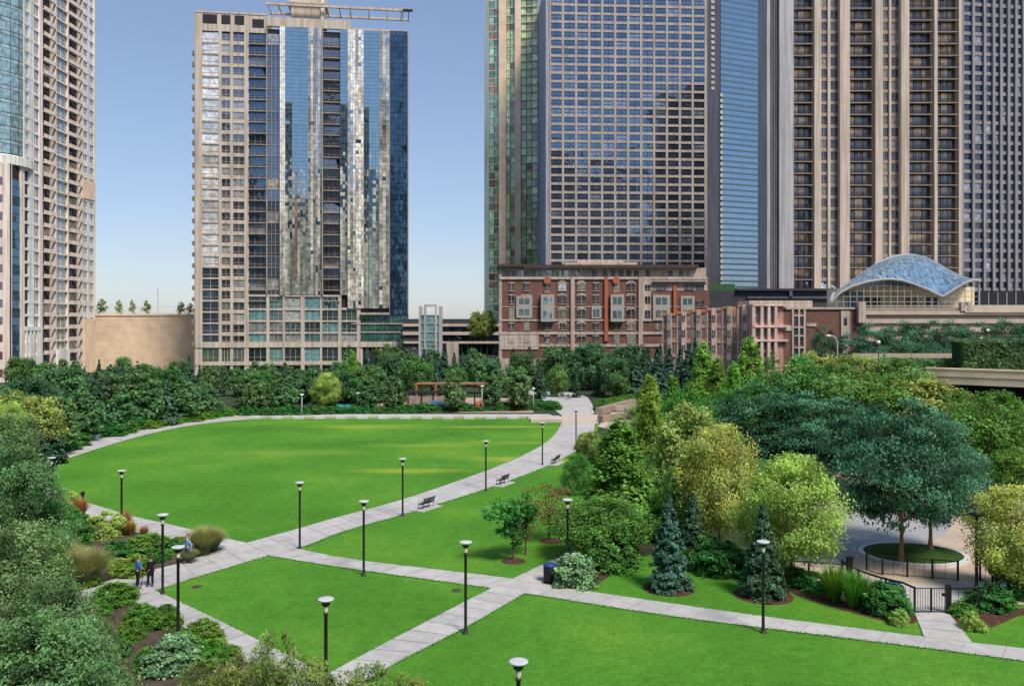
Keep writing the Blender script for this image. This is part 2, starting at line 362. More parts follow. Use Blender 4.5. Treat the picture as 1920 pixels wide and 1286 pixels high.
for px,py,r in ((963,1052,.75),(1032,1014,.8),(1254,1103,1.45),(1431,1116,1.6)):
    b=MB(); x,y=G(px,py); b.lathe((x,y,.015),[(r,.0),(r*.8,.05),(r*.4,.09),(.01,.1)],18)
    tag(b.build('mulch_ring',M['mulch'],kind='structure'))
# dog-park paving, right
bed('tan_paving',[(1490,1062),(1520,1092),(1600,1118),(1715,1150),(1778,1150),(1850,1140),(1960,1130),(2200,1130),(2200,860),(1600,860),(1490,950)],'tanpave',.030)
b=MB(); poly(b,smoothpx([(1490,1052),(1490,975),(1560,940),(1660,915),(1745,930),(1785,965),(1780,1000),(1740,1018),(1680,1020),(1620,1035),(1592,1062),(1540,1066),(1490,1052)],2),.040); struct('grey_paving',b,M['greypave'])
b=MB(); poly(b,smoothpx([(1600,1075),(1700,1095),(1800,1098),(1850,1085),(1850,1125),(1778,1150),(1715,1150),(1640,1125),(1600,1075)],1),.036); struct('entry_paving',b,M['path'])
# raised oval of turf with its kerb
mx_,my_=25.5,54.3
b=MB(); b.lathe((0,0,0),[(1.0,.0),(1.0,.22),(.91,.22),(.91,.1)],40)
b.v=[(mx_+x*3.3,my_+y*2.75,z) for x,y,z in b.v]; o=b.build('round_kerb',M['seatwall'],loc=(mx_,my_,0)); tag(o,'pale stone kerb ring around the raised oval of turf','kerb')
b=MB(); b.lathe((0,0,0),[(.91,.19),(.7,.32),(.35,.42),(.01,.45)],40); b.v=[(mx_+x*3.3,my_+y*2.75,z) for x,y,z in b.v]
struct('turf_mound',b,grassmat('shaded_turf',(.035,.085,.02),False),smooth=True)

# ------------------------------------------------------------------ park lamps
def make_lamp(label):
    t=thing('park_lamp',label,'lamp post',(0,0,0),0,'lamp posts along the park paths')
    b=MB(); b.lathe((0,0,0),[(.15,0),(.15,.04),(.11,.06),(.11,.2),(.08,.26)],14); b.build('base',M['lampmetal'],t,True)
    b=MB(); b.lathe((0,0,0),[(.075,.25),(.068,3.78),(.095,3.80),(.095,3.86),(.05,3.88)],12); b.build('pole',M['lampmetal'],t,True)
    b=MB(); b.lathe((0,0,0),[(.07,3.88),(.085,3.92),(.085,4.08),(.06,4.12)],12); b.build('lens',M['frost'],t,True)
    b=MB(); b.lathe((0,0,0),[(.10,4.12),(.16,4.17),(.17,4.22),(.08,4.26)],14); b.build('lamp_housing',M['lampmetal'],t,True)
    b=MB(); b.lathe((0,0,0),[(.07,4.25),(.24,4.31),(.31,4.37),(.31,4.395),(.25,4.41),(.12,4.42),(.01,4.42)],22); b.build('lamp_shade',M['lampdisc'],t,True)
    return t
def lb(yt): return (yt-0.297*600)/.703
LAMPS=[(972,1235,'park lamp nearest the camera, only its top showing at the bottom edge'),
 (611,1119,'park lamp standing on the small triangular lawn above the yellow-green treetops'),
 (873,1013,'park lamp beside the diagonal path below the path crossing'),
 (1431,1012,'park lamp in front of the dark spruce beside the right-hand path'),
 (682,937,'park lamp at the lower edge of the cross path between the two triangular lawns'),
 (1064,934,'park lamp behind the litter bin and the broad-leaved shrub'),
 (562,902,'park lamp at the point of the lawn where the cross path leaves the promenade'),
 (755,858,'park lamp on the promenade beside the nearest bench'),
 (911,825,'park lamp between the two middle benches on the promenade'),
 (1017,791,'park lamp on the promenade in front of the pale seat slab'),
 (1080,768,'farthest park lamp, where the promenade bends up past the stone band'),
 (228,880,'park lamp behind the orange ornamental grasses at the oval lawn edge'),
 (305,962,'park lamp rising out of the path beside the walking couple'),
 (334,1022,'park lamp between the clipped shrubs and the lower path'),
 (97,856,'park lamp half hidden by shrubs at the left tip of the oval lawn')]
proto=None
for px,yt,lab in LAMPS:
    x,y=G(px,lb(yt))
    if proto is None: proto=make_lamp(lab); proto.location=(x,y,0)
    else: copy_tree(proto,(x,y,.0),random.uniform(0,6),label=lab)
# pale lamp columns by the playground and the deck
def pale_lamp(px,yt,D,lab,globe=False,z0=0):
    t=thing('lamp_column',lab,'lamp post',(XX(px,D),D,z0)); x=XX(px,D); h=ZZ(yt,D)
    b=MB(); b.tube([(x,D,z0),(x,D,h-.3)],.09,8); b.build('pole',M['domeframe'] if not globe else M['rail'],t,True)
    b=MB()
    if globe: b.lathe((x,D,h-.42),[(.05,0),(.2,.1),(.27,.30),(.2,.48),(.01,.56)],14)
    else: b.lathe((x,D,h-.3),[(.1,0),(.3,.08),(.3,.22),(.01,.3)],12)
    b.build('globe' if globe else 'lamp_head',M['globe'],t,True)
pale_lamp(566,738,133,'slim white lamp column in the hedge left of the playground')
pale_lamp(671,735,139,'slim white lamp column in the play area beside the teal climber')
pale_lamp(904,722,140,'slim white lamp column at the right end of the playground pergola')
pale_lamp(1000,727,141,'slim white lamp column on the hedge corner where the promenade starts')
pale_lamp(1647,640,112,'white globe lamp alone among the dark trees below the brick gable',True)
pale_lamp(1840,634,131,'lower white globe lamp above the tall clipped hedge',True)
pale_lamp(1852,618,133,'upper white globe lamp above the tall clipped hedge',True)
t=thing('street_lamp','grey curved-arm street lamp in front of the brick gable','street lamp',(XX(1572,130),130,0))
b=MB(); D=130; b.tube([(XX(1570,D),D,0),(XX(1570,D),D,ZZ(642,D)),(XX(1566,D),D,ZZ(633,D)),(XX(1558,D),D,ZZ(629,D))],.11,8); b.build('pole',M['pale'],t,True)
b=MB(); b.lathe((XX(1553,D),D,ZZ(632,D)),[(.05,0),(.4,.1),(.45,.25),(.01,.4)],12); b.build('lamp_head',M['globe'],t,True)
t=thing('lamp_post','dark plain lamp post beside the dog park fence under the blue-green tree','lamp post',(*G(1831,1108),0)); x,y=G(1831,1108)
b=MB(); b.lathe((x,y,0),[(.16,0),(.16,.3),(.085,.35),(.075,4.1)],12); b.build('pole',M['lampmetal'],t,True)
b=MB(); b.lathe((x,y,4.1),[(.1,0),(.18,.06),(.40,.12),(.40,.16),(.01,.18)],14); b.build('lamp_shade',M['lampmetal'],t,True)

# ------------------------------------------------------------------ benches
def make_bench(label,loc,rz):
    t=thing('park_bench',label,'bench',(0,0,0),0,'benches along the promenade')
    for i,(y0,z0) in enumerate([(-.22,.45),(-.11,.46),(0,.46),(.11,.45)]):
        pass
    b=MB()
    for k in range(5): b.box(-.85,.85,-.26+k*.10,-.18+k*.10,.43,.465)
    b.build('seat',M['wood'],t)
    b=MB()
    for k in range(4):
        z=.56+k*.11; y=.26+k*.035; b.hexa([(-.85,y,z),(.85,y,z),(.85,y+.03,z),(-.85,y+.03,z),(-.85,y+.03,z+.085),(.85,y+.03,z+.085),(.85,y+.06,z+.085),(-.85,y+.06,z+.085)])
    b.build('backrest',M['wood'],t)
    for x in (-.8,0,.8):
        b=MB(); b.tube([(x,-.24,0),(x,-.24,.43)],.025,6); b.tube([(x,.22,0),(x,.24,.43),(x,.38,.98)],.025,6); b.tube([(x,-.26,.42),(x,.26,.42)],.02,6)
        b.build('leg',M['rail'],t)
    for x in (-.8,.8):
        b=MB(); b.tube([(x,-.24,.43),(x,-.24,.66),(x,.28,.68)],.022,6); b.build('armrest',M['rail'],t)
    t.location=loc; t.rotation_euler=(0,0,rz); return t
BEN=[(799,953,-2.12,'nearest bench on the promenade, beside a park lamp on a pale pad'),
 (942,908,-2.05,'second bench along the promenade, a little beyond the leafy young tree'),
 (1041,869,-1.94,'third bench on the promenade, between two lamps'),
 (1095,837,-1.75,'farthest promenade bench, at the bend under the small yellow-green shrubs')]
p=None
for px,py,rz,lab in BEN:
    x,y=G(px,py)
    b=MB(); b.rbox(x,y,rz,2.6,1.3,0,.07); tag(b.build('bench_pad',M['path'],kind='structure'))
    if p is None: p=make_bench(lab,(x,y,.07),rz); p.scale=(.88,.88,.88)
    else: copy_tree(p,(x,y,.07),rz,label=lab)
for i,(px,py,rz) in enumerate(((1020,742,.9),(1038,744,.3),(1056,746,2.2),(1068,748,1.2))):
    x,y=G(px,py); copy_tree(p,(x,y,.05),rz,label='dark bench in the cluster on the upper plaza at the end of the promenade',group='benches on the upper plaza')

# ------------------------------------------------------------------ litter bin
x,y=G(1037,1092)
t=thing('litter_bin','dark litter bin with a blue lid at the path crossing beside the hosta shrub','litter bin',(x,y,.05))
b=MB(); b.lathe((x-.2,y,.05),[(.30,0),(.34,.1),(.36,.85),(.33,.9),(.3,.9)],16); b.build('body',M['bin'],t,True)
b=MB(); b.lathe((x-.2,y,.05),[(.34,.9),(.38,.93),(.38,1.0),(.25,1.08),(.01,1.1)],16); b.build('lid',M['binblue'],t,True)
b=MB(); b.rbox(x+.33,y+.1,.2,.42,.42,.05,.95); b.rbox(x+.33,y+.1,.2,.47,.47,.95,1.02); b.build('side_cabinet',M['bin'],t)

# ------------------------------------------------------------------ dog-park fence and gate
def railing(name,label,pts,h,cat='fence',post=2.0,picket=.14,thick=.04,group=None,solid=()):
    t=thing(name,label,cat,(pts[0][0],pts[0][1],0),group=group)
    P=[Vector((a,b_,0)) for a,b_ in pts]; d=[0]
    for a,c in zip(P,P[1:]): d.append(d[-1]+(c-a).length)
    def at(s):
        k=0
        while k<len(d)-2 and d[k+1]<s: k+=1
        return P[k].lerp(P[k+1],(s-d[k])/max(1e-6,d[k+1]-d[k]))
    b=MB(); b.tube([(q.x,q.y,h) for q in P],thick,6); b.build('top_rail',M['rail'],t)
    b=MB(); b.tube([(q.x,q.y,.12) for q in P],thick*.7,6); b.build('bottom_rail',M['rail'],t)
    n=max(1,int(d[-1]/post))
    for i in range(n+1):
        q=at(d[-1]*i/n); b=MB(); b.box(q.x-.045,q.x+.045,q.y-.045,q.y+.045,0,h+.06); b.build('post',M['rail'],t)
    b=MB()
    for i in range(int(d[-1]/picket)):
        q=at((i+.5)*picket); b.box(q.x-.008,q.x+.008,q.y-.008,q.y+.008,.12,h)
    b.build('pickets',M['rail'],t,kind='stuff'); return t
railing('metal_fence','black railing running left from the round dog park fence behind the tall weeds',[ (XX(1330,53),53),(XX(1420,50.5),50.5),(XX(1490,48.9),48.9),(XX(1592,48.2),48.2)],1.2,picket=.9)
arc=[]
for k in range(25):
    a=math.radians(176+k*(360-176+10)/24); arc.append((22.9+4.1*math.cos(a),48.3+4.7*math.sin(a)))
gx0,gx1=G(1716,1150)[0],G(1778,1150)[0]
la=[p for p in arc if p[0]<gx0]; ra=[p for p in arc if p[0]>gx1]
railing('curved_fence','left curved part of the black fence around the dog park entrance',la+[(gx0,43.7)],1.3,post=1.5,picket=.35,thick=.06)
railing('curved_fence','right curved part of the black fence, hung with a dark blue cover',[(gx1,43.7)]+ra,1.3,post=1.5,picket=.35,thick=.06)
railing('inner_fence','thin black fence in front of the raised turf oval',[(XX(1625,51.2),51.2),(XX(1640,50.3),50.3),(XX(1720,49.6),49.6),(XX(1796,49.0),49.0)],1.15,post=1.1,picket=.55,thick=.03)
railing('metal_fence','black railing beyond the round dog park fence on the far right',[(26.8,47.6),(29.5,49.5),(34,51)],1.2)
t=thing('entrance_gate','black double gate with grey mesh at the end of the short gate path','gate',(gx0,43.7,0))
for a,b_ in ((gx0+.03,(gx0+gx1)/2-.03),((gx0+gx1)/2+.03,gx1-.03)):
    b=MB()
    b.tube([(a,43.7,.08),(a,43.7,1.3)],.03,6); b.tube([(b_,43.7,.08),(b_,43.7,1.3)],.03,6); b.tube([(a,43.7,1.28),(b_,43.7,1.28)],.025,6); b.tube([(a,43.7,.1),(b_,43.7,.1)],.025,6)
    for k in range(1,6):
        xx=a+(b_-a)*k/6; b.box(xx-.008,xx+.008,43.69,43.71,.1,1.28)
    b.build('gate_leaf',M['rail'],t)
b=MB(); b.box(gx1-.08,gx1+.14,43.62,43.8,0,1.45); b.build('gate_post',M['rail'],t)
b=MB(); b.box(gx1-.3,gx1-.12,43.6,43.68,.9,1.05); b.build('latch',M['bin'],t)
t=MB(); x,y=XX(1593,48.1),48.1; t.box(x-.14,x+.14,y-.14,y+.14,0,1.62); t.box(x-.18,x+.18,y-.18,y+.18,1.62,1.68); tag(t.build('gate_pier',M['rail'],loc=(x,y,0)),'thick black post where the straight railing meets the curved fence','post')
# blue-black covers hung on the fence and the blue bench cover
t=MB(); rr=random.Random(3)
pts=[p for p in arc if p[0]>25.2 and p[1]<49]
for i in range(len(pts)-1):
    for j in range(5):
        def q(i_,j_):
            p_=pts[i_]; u=j_/5; s=.10+.22*math.sin(i_*1.9+j_)*math.sin(u*3.1)
            return (p_[0]+s*.6,p_[1]-s*.5-.06,1.27-u*(.55+.5*math.sin(math.pi*min(1,(i_+.5)/len(pts)))))
        t.face([q(i,j),q(i,j+1),q(i+1,j+1),q(i+1,j)])
tag(t.build('fence_cover',M['navy'],smooth=True),'dark blue cloth cover bundled over the right side of the round fence','cover')
t=MB(); x,y=G(1668,1122); t.lathe((0,0,0),[(1,.0),(1.02,.45),(.9,.75),(.5,.88),(.01,.9)],12)
t.v=[(x+a*.85*(1+.1*math.sin(7*b_)),y+b_*.4,c*(1+.08*math.sin(5*a))) for a,b_,c in t.v]
tag(t.build('covered_bench',M['navy'],smooth=True,loc=(x,y,0)),'bench under a blue cover just inside the left curve of the fence','covered bench')

# low white seat walls and rails along the left bank of the oval path
for i,(p0,p1,h,lab) in enumerate([((176,824),(215,812),.5,'white curved seat wall nearest the left tip of the oval lawn'),((213,812),(250,800),.5,'white seat wall between two dark shrubs on the left bank'),
      ((262,790),(284,780),.5,'short white seat wall farthest up the left bank'),((118,846),(124,844),.35,'small pale block on the oval path at its left end')]):
    a=G(*p0); c=G(*p1); b=MB(); an=math.atan2(c[1]-a[1],c[0]-a[0]); ln=math.hypot(c[0]-a[0],c[1]-a[1]); b.rbox((a[0]+c[0])/2,(a[1]+c[1])/2,an,ln,.45,0,h)
    tag(b.build('seat_wall',M['seatwall']),lab,'seat wall')
# stone terraces right of the promenade
def wallpx(name,label,p0,p1,z0,z1,th,mat,cat):
    a,c=p0,p1; b=MB(); an=math.atan2(c[1]-a[1],c[0]-a[0]); ln=math.hypot(c[0]-a[0],c[1]-a[1]); b.rbox((a[0]+c[0])/2,(a[1]+c[1])/2,an,ln,th,z0,z1)
    return tag(b.build(name,M[mat]),label,cat)
wallpx('terrace_wall','pink stone terrace wall rising from the promenade bend to the dark spruces',G(1122,778),(XX(1188,150),150),0,1.15,1.0,'rock','wall')
wallpx('terrace_wall','lower pink stone wall beside the side terrace right of the promenade',G(1125,792),(XX(1222,134),134),0,1.0,1.0,'rock','wall')
for i in range(9):
    px=1140+i*8.5; D=143-2*(i%3); b=MB(); h=.8+.5*rr.random()
    b.lathe((0,0,0),[(.9,0),(1.05,.3),(.8,.8),(.01,1.0)],7)
    b.v=[(XX(px,D)+x_*(.9+.3*rr.random()),D+y_*.8,z_*h) for x_,y_,z_ in b.v]
    tag(b.build('boulder',M['rock']),'pink boulder in the pile between the two terrace walls','boulder','boulders between the terrace walls')
# drain covers in the lawns
for px,py,lab in ((369,1100,'small round drain cover in the lawn behind the lower path'),(856,1107,'small round drain cover in the lawn left of the path crossing')):
    x,y=G(px,py); b=MB(); b.lathe((x,y,.008),[(.28,0),(.28,.03),(.22,.035),(.01,.035)],14); tag(b.build('drain_cover',M['soil']),lab,'drain cover')
# ------------------------------------------------------------------ playground
def bar(mb,x0,x1,D,z0,z1,th=.25,mi=0): mb.box(x0,x1,D,D+th,z0,z1,mi=mi)
t=thing('play_pergola','orange and brown pergola frame over the playground behind the far lawn edge','pergola',(XX(850,148),148,0)); D=148
for px in (781,817,915):
    b=MB(); x=XX(px,D); b.box(x-.16,x+.16,D,D+.4,0,ZZ(718,D)); b.build('post',M['orange'] if px<900 else M['seatwall'],t)
b=MB(); b.box(XX(776,D),XX(918,D),D+.05,D+.35,ZZ(721,D),ZZ(718.5,D)); b.build('beam',M['orange'],t)
b=MB(); b.box(XX(776,D),XX(918,D),D+4,D+4.3,ZZ(724,D),ZZ(720,D)); b.build('beam',M['brown'],t)
for px in (765,790,812,870,890):
    b=MB(); x=XX(px,D-2); b.box(x-.12,x+.12,D-2,D-1.8,0,ZZ(733,D)); b.build('pole',M['rail'],t)
b=MB(); b.box(XX(760,D),XX(835,D),D-2.2,D-1.6,ZZ(736,D),ZZ(731,D)); b.build('rail',M['dark'],t)
for nm,lab,px0,px1,yt,yb,D,mat in (('play_wall','pink low play wall under the pergola',762,840,741,756,146,'rock'),
      ('play_structure','bright blue play panel at the middle of the playground hedge',778,800,756,768,140,'blue'),
      ('play_structure','long pale blue play panel right of the middle of the playground',808,845,751,762,142,'blue'),
      ('play_slide','teal play slide at the left end of the playground',630,668,757,768,142,'teal'),
      ('play_slide','small blue play block left of the teal slide',612,630,762,770,141,'blue')):
    b=MB(); h0=max(0,ZZ(yb,D)); h1=ZZ(yt,D)
    n=6
    for k in range(n):
        xa=XX(px0+(px1-px0)*k/n,D); xb=XX(px0+(px1-px0)*(k+1)/n,D); hh=h0+(h1-h0)*(1-.18*((k*37)%5)/5)
        b.hexa([(xa,D,0),(xb,D,0),(xb,D+.6,0),(xa,D+.6,0),(xa,D,hh),(xb,D,hh),(xb,D+.6,hh*.9),(xa,D+.6,hh*.9)])
    tag(b.build(nm,M[mat]),lab,'play equipment')
for px,yt,D,r,lab in ((899,751,141,.85,'large orange play dome at the right of the playground'),(916,754,142,.55,'small orange play dome beside the large one'),(666,757,141,.5,'orange climbing boulder beside the teal slide')):
    x=XX(px,D); h=ZZ(yt,D); b=MB(); b.lathe((x,D,0),[(r,0),(r*1.1,h*.35),(r*.8,h*.8),(.01,h)],12); b.build('x',M['orange'],smooth=True,loc=(x,D,0)).name='play_dome'
    o=[o for o in COL.objects if o.name.startswith('play_dome') and 'label' not in o.keys()][0]; tag(o,lab,'play equipment')
# ------------------------------------------------------------------ vegetation
def np_mesh(name, V, Fc, C, mats, mi=None, smooth=False):
    me=bpy.data.meshes.new(name); nf=len(Fc); k=Fc.shape[1]
    me.vertices.add(len(V)); me.vertices.foreach_set('co',V.astype(np.float32).ravel())
    me.loops.add(nf*k); me.loops.foreach_set('vertex_index',Fc.astype(np.int32).ravel())
    me.polygons.add(nf); me.polygons.foreach_set('loop_start',np.arange(0,nf*k,k,dtype=np.int32))
    try: me.polygons.foreach_set('loop_total',np.full(nf,k,dtype=np.int32))
    except Exception: pass
    for m in mats: me.materials.append(m)
    at=me.color_attributes.new('tint','FLOAT_COLOR','POINT')
    at.data.foreach_set('color',np.concatenate([C,np.ones((len(C),1))],1).astype(np.float32).ravel())
    me.update(calc_edges=True); me.validate(); return me
def leaves(P, Nn, size, tint, rng, asp=1.7):
    """one rhombic leaf (or leaf spray) per point"""
    n=len(P); a=rng.normal(size=(n,3)); t=np.cross(Nn,a); t/=np.linalg.norm(t,axis=1,keepdims=True)+1e-9
    b=np.cross(Nn,t); s=size[:,None]
    V=np.stack([P-t*s*.5*asp,P-b*s*.5,P+t*s*.5*asp,P+b*s*.5],1).reshape(-1,3)
    Fc=np.arange(n*4).reshape(n,4); C=np.repeat(tint,4,axis=0); return V,Fc,C
PROF=dict(round=lambda t:np.sqrt(np.clip(1-(2*t-.9)**2/1.25,0.02,1)), cone=lambda t:np.clip((1-t)**.85,0.02,1)*np.clip(t*9+.35,0,1),
   pear=lambda t:np.clip(np.sin(np.pi*np.clip(t*.86+.14,0,1)**1.0)**.75,.03,1)*(1.06-.35*t), oval=lambda t:np.sqrt(np.clip(1-(2*t-.85)**2/1.4,.02,1)),
   ogive=lambda t:np.clip((1-t)**.78,.03,1)*np.clip(.6+t*5,0,1), column=lambda t:np.clip(1-t**2.6,.05,1)*np.clip(.55+t*4,0,1), dome=lambda t:np.sqrt(np.clip(1-t**2,.02,1)), vase=lambda t:np.clip(.35+t*1.3,0,1)*np.sqrt(np.clip(1-(t-.15)**4*1.6,.02,1)))
def crown(name,mat,seed,h,zb,r,prof='round',n=4000,leaf=.3,nc=70,cr=.17,flat=.7,lump=.22,asp=1.7,droop=0,shade=(.55,1.3),warm=None,up=.5,inner=.45):
    rng=np.random.default_rng(seed); H=h-zb; pf=PROF[prof]
    t=rng.random(nc*6); w=pf(t); keep=rng.random(len(t))<w/w.max(); t=t[keep][:nc]; nc=len(t)
    a=rng.random(nc)*2*np.pi; ph=rng.random(6)*6.28
    lf=1+lump*(np.sin(2*a+ph[0]+3*t)*.5+np.sin(3*a+ph[1]-5*t)*.5+rng.normal(size=nc)*.35)
    Rr=r*pf(t)*lf; rr=Rr*(inner+(1-inner)*np.sqrt(rng.random(nc)))
    Cc=np.stack([np.cos(a)*rr,np.sin(a)*rr,zb+H*t-droop*rr],1)
    k=rng.integers(0,nc,n); sd=cr*r*(.7+.6*rng.random(nc))*(.6+.5*pf(t))
    P=Cc[k]+rng.normal(size=(n,3))*np.stack([sd[k],sd[k],sd[k]*flat],1)
    P[:,2]-=droop*.4*np.hypot(P[:,0]-Cc[k,0],P[:,1]-Cc[k,1])
    P[:,2]=np.clip(P[:,2],zb*.6,h*1.03)
    out=P-np.array([0,0,zb+H*.4]); out/=np.linalg.norm(out,axis=1,keepdims=True)+1e-9
    Nn=out*.55+np.array([0,0,up])+rng.normal(size=(n,3))*.55; Nn/=np.linalg.norm(Nn,axis=1,keepdims=True)
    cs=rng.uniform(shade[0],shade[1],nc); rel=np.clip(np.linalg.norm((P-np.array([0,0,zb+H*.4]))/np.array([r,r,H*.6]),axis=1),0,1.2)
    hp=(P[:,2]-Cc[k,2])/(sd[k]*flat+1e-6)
    s=cs[k]*(.62+.4*rel)*rng.uniform(.75,1.25,n)*(1+.10*np.clip(hp,-2,2)); tint=np.stack([s,s,s],1)  # inner leaves darkened and clump tops lightened, shading put into the tint
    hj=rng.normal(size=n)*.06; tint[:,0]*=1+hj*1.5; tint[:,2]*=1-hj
    if warm is not None:
        wsel=np.clip(rng.random(nc)*1.6-.8+ (rng.random(nc)>.6)*.3,0,1)[k][:,None]; tint=tint*(1-wsel)+tint*np.array(warm)*wsel
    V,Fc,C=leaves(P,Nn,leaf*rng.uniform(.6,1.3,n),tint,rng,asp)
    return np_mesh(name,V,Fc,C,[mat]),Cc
def conifer(name,mat,seed,h,zb,r,n=4500,leaf=.28,whorls=22,per=9,droop=.25,shade=(.6,1.3),power=.9,asp=2.2):
    rng=np.random.default_rng(seed); nb=whorls*per
    t=np.repeat((np.arange(whorls)+.5)/whorls,per)+rng.normal(size=nb)*.018; t=np.clip(t,0,.995)
    a=rng.random(nb)*2*np.pi; ln=r*np.clip(1-t,.02,1)**power*rng.uniform(.72,1.12,nb); ln*=np.clip(t*8+.6,0,1)
    w=ln+.08*r; k=rng.choice(nb,n,p=w/w.sum()); s=np.sqrt(rng.random(n))*.93+.07
    sp=rng.normal(size=n)*.16*(1-s*.6)*ln[k]+rng.normal(size=n)*.03*r
    x=np.cos(a[k])*ln[k]*s-np.sin(a[k])*sp; y=np.sin(a[k])*ln[k]*s+np.cos(a[k])*sp
    z=zb+(h-zb)*t[k]-droop*ln[k]*s+.12*ln[k]*s**3+rng.normal(size=n)*.035*r
    P=np.stack([x,y,np.clip(z,.05,h)],1)
    out=np.stack([np.cos(a[k]),np.sin(a[k]),np.full(n,.9)],1); Nn=out*.6+rng.normal(size=(n,3))*.45; Nn/=np.linalg.norm(Nn,axis=1,keepdims=True)
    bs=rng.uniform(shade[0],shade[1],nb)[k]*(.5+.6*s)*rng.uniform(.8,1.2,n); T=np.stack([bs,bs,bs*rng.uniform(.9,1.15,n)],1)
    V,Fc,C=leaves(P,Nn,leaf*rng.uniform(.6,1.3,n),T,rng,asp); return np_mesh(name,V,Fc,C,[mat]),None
def trunkmesh(name,mat,h,zb,r0,targets,seed,nl=7,straight=False):
    rn=random.Random(seed); b=MB(); top=zb+(h-zb)*(.85 if straight else .55)
    pts=[]; 
    for i in range(7):
        u=i/6; pts.append((math.sin(u*3+seed)*.05*r0*6*(0 if straight else 1),math.cos(u*2.3+seed)*.04*r0*6*(0 if straight else 1)-0,top*u))
    b.tube(pts,[r0*(1.35 if i==0 else 1-.75*i/6) for i in range(7)],8)
    if targets is not None and len(targets):
        for k in range(nl):
            c=targets[rn.randrange(len(targets))]; z0=zb*.75+(top-zb*.75)*rn.random()*.8; 
            if c[2]<z0: z0=max(zb*.5,c[2]-.6)
            m=(c[0]*.45,c[1]*.45,z0+(c[2]-z0)*.62)
            b.tube([(0,0,z0),m,(c[0]*.92,c[1]*.92,c[2])],[r0*.42,r0*.26,r0*.08],5)
    o=b.build(name,mat); me=o.data; bpy.data.objects.remove(o); return me
LM=dict(
 dark=leafmat('foliage_dark_bluegreen',(.095,.215,.095)), mid=leafmat('foliage_mid_green',(.14,.29,.085)), bright=leafmat('foliage_bright_green',(.24,.42,.08)),
 bright2=leafmat('foliage_fresh_green',(.14,.31,.07)), olive=leafmat('foliage_olive',(.29,.36,.11)), yellow=leafmat('foliage_yellow_green',(.50,.54,.19),.3,.35,.012), yellow2=leafmat('foliage_lime',(.42,.56,.16),.3,.35,.012),
 spruce=leafmat('foliage_blue_spruce',(.085,.195,.145),.2,.12), dspruce=leafmat('foliage_dark_spruce',(.075,.155,.10),.2,.12),
 locust=leafmat('foliage_locust_bluegreen',(.085,.22,.135),.3,.25), near=leafmat('foliage_near_greygreen',(.17,.29,.125),.25,.3),
 box=leafmat('foliage_boxwood',(.14,.32,.05),.25,.2), sedge=leafmat('foliage_grass_tuft',(.20,.28,.14),.25,.3), orange=leafmat('foliage_orange_grass',(.42,.26,.14),.2,.3), red=leafmat('foliage_brown_leaf',(.28,.15,.09),.2,.3),
 lush=leafmat('foliage_lush_green',(.09,.29,.07),.25,.3), hosta=leafmat('foliage_hosta',(.19,.34,.19),.2,.25), pear=leafmat('foliage_pear',(.14,.275,.115),.4,.25))
PROTO={}
def proto_tree(key,cm,tm):
    PROTO[key]=(cm,tm)
def tree(key,name,label,loc,s=1.0,sz=None,rz=None,group=None,cat='tree',z0=0,parts=('trunk','crown')):
    cm,tm=PROTO[key]; t=thing(name,label,cat,(loc[0],loc[1],z0),rz if rz is not None else random.uniform(0,6.28),group)
    t.scale=(s,s,sz if sz else s)
    if tm: o=bpy.data.objects.new(parts[0],tm); COL.objects.link(o); o.parent=t
    o=bpy.data.objects.new(parts[1],cm); COL.objects.link(o); o.parent=t; return t
# prototypes are unit-sized: height 10, and scaled to the surveyed size
def mk(key,mat,seed,h,zb,r,tr=.16,bark='bark',conif=False,nl=8,**k):
    if conif: cm,c=conifer(key,LM[mat],seed,h,zb,r,**k); tm=trunkmesh('trunk',M[bark],h,zb,tr,None,seed,straight=True)
    else: cm,c=crown(key,LM[mat],seed,h,zb,r,**k); tm=trunkmesh('trunk',M[bark],h,zb,tr,c,seed,nl)
    PROTO[key]=(cm,tm)
for i in range(3):
    mk(f'far_round{i}','dark' ,10+i,10,1.2,4.2,n=5500,leaf=.37,nc=60,cr=.17,lump=.3)
    mk(f'far_mid{i}','mid',20+i,10,1.2,3.8,n=5500,leaf=.37,nc=60,cr=.17,lump=.3)
    mk(f'far_cone{i}','dspruce',30+i,10,.5,2.6,conif=True,n=3500,leaf=.42,whorls=18)
    mk(f'pear{i}','pear',40+i,10,1.5,2.9,prof='pear',n=3600,leaf=.40,nc=80,cr=.14,lump=.10,shade=(.7,1.2))
for i in range(2):
    mk(f'bright_cone{i}','bright',50+i,10,.4,2.5,prof='ogive',n=15000,leaf=.20,nc=230,cr=.12,lump=.28,flat=.9,up=.8,inner=.78,shade=(.75,1.35))
    mk(f'yellow{i}','yellow' if i==0 else 'yellow2',60+i,10,2.2,4.2,prof='oval',n=26000,leaf=.155,nc=170,cr=.12,lump=.25,bark='barkred',flat=.75,warm=(1.12,.92,.65) if i==0 else None,shade=(.6,1.35),tr=.2,nl=14)
    mk(f'locust{i}','locust',70+i,10,2.9,5.0,prof='oval',n=24000,leaf=.135,nc=190,cr=.115,flat=.32,lump=.28,droop=.12,asp=2.4,bark='barkred',tr=.2,nl=16,shade=(.32,1.5),up=.9)
    mk(f'leafy{i}','mid',80+i,10,1.2,4.3,n=18000,leaf=.19,nc=170,cr=.12,lump=.28,shade=(.5,1.4),nl=14)
    mk(f'leafyb{i}','bright2',90+i,10,1.0,4.3,n=18000,leaf=.19,nc=170,cr=.12,lump=.28,shade=(.5,1.4),nl=14)
    mk(f'olive{i}','olive',100+i,10,1.5,3.8,n=8000,leaf=.28,nc=130,cr=.12,lump=.3,shade=(.6,1.3),nl=12)
    mk(f'bluespruce{i}','spruce' if i==0 else 'dspruce',110+i,10,.3,3.3,conif=True,n=13000,leaf=.22,whorls=26,per=11,shade=(.45,1.5),power=.85)
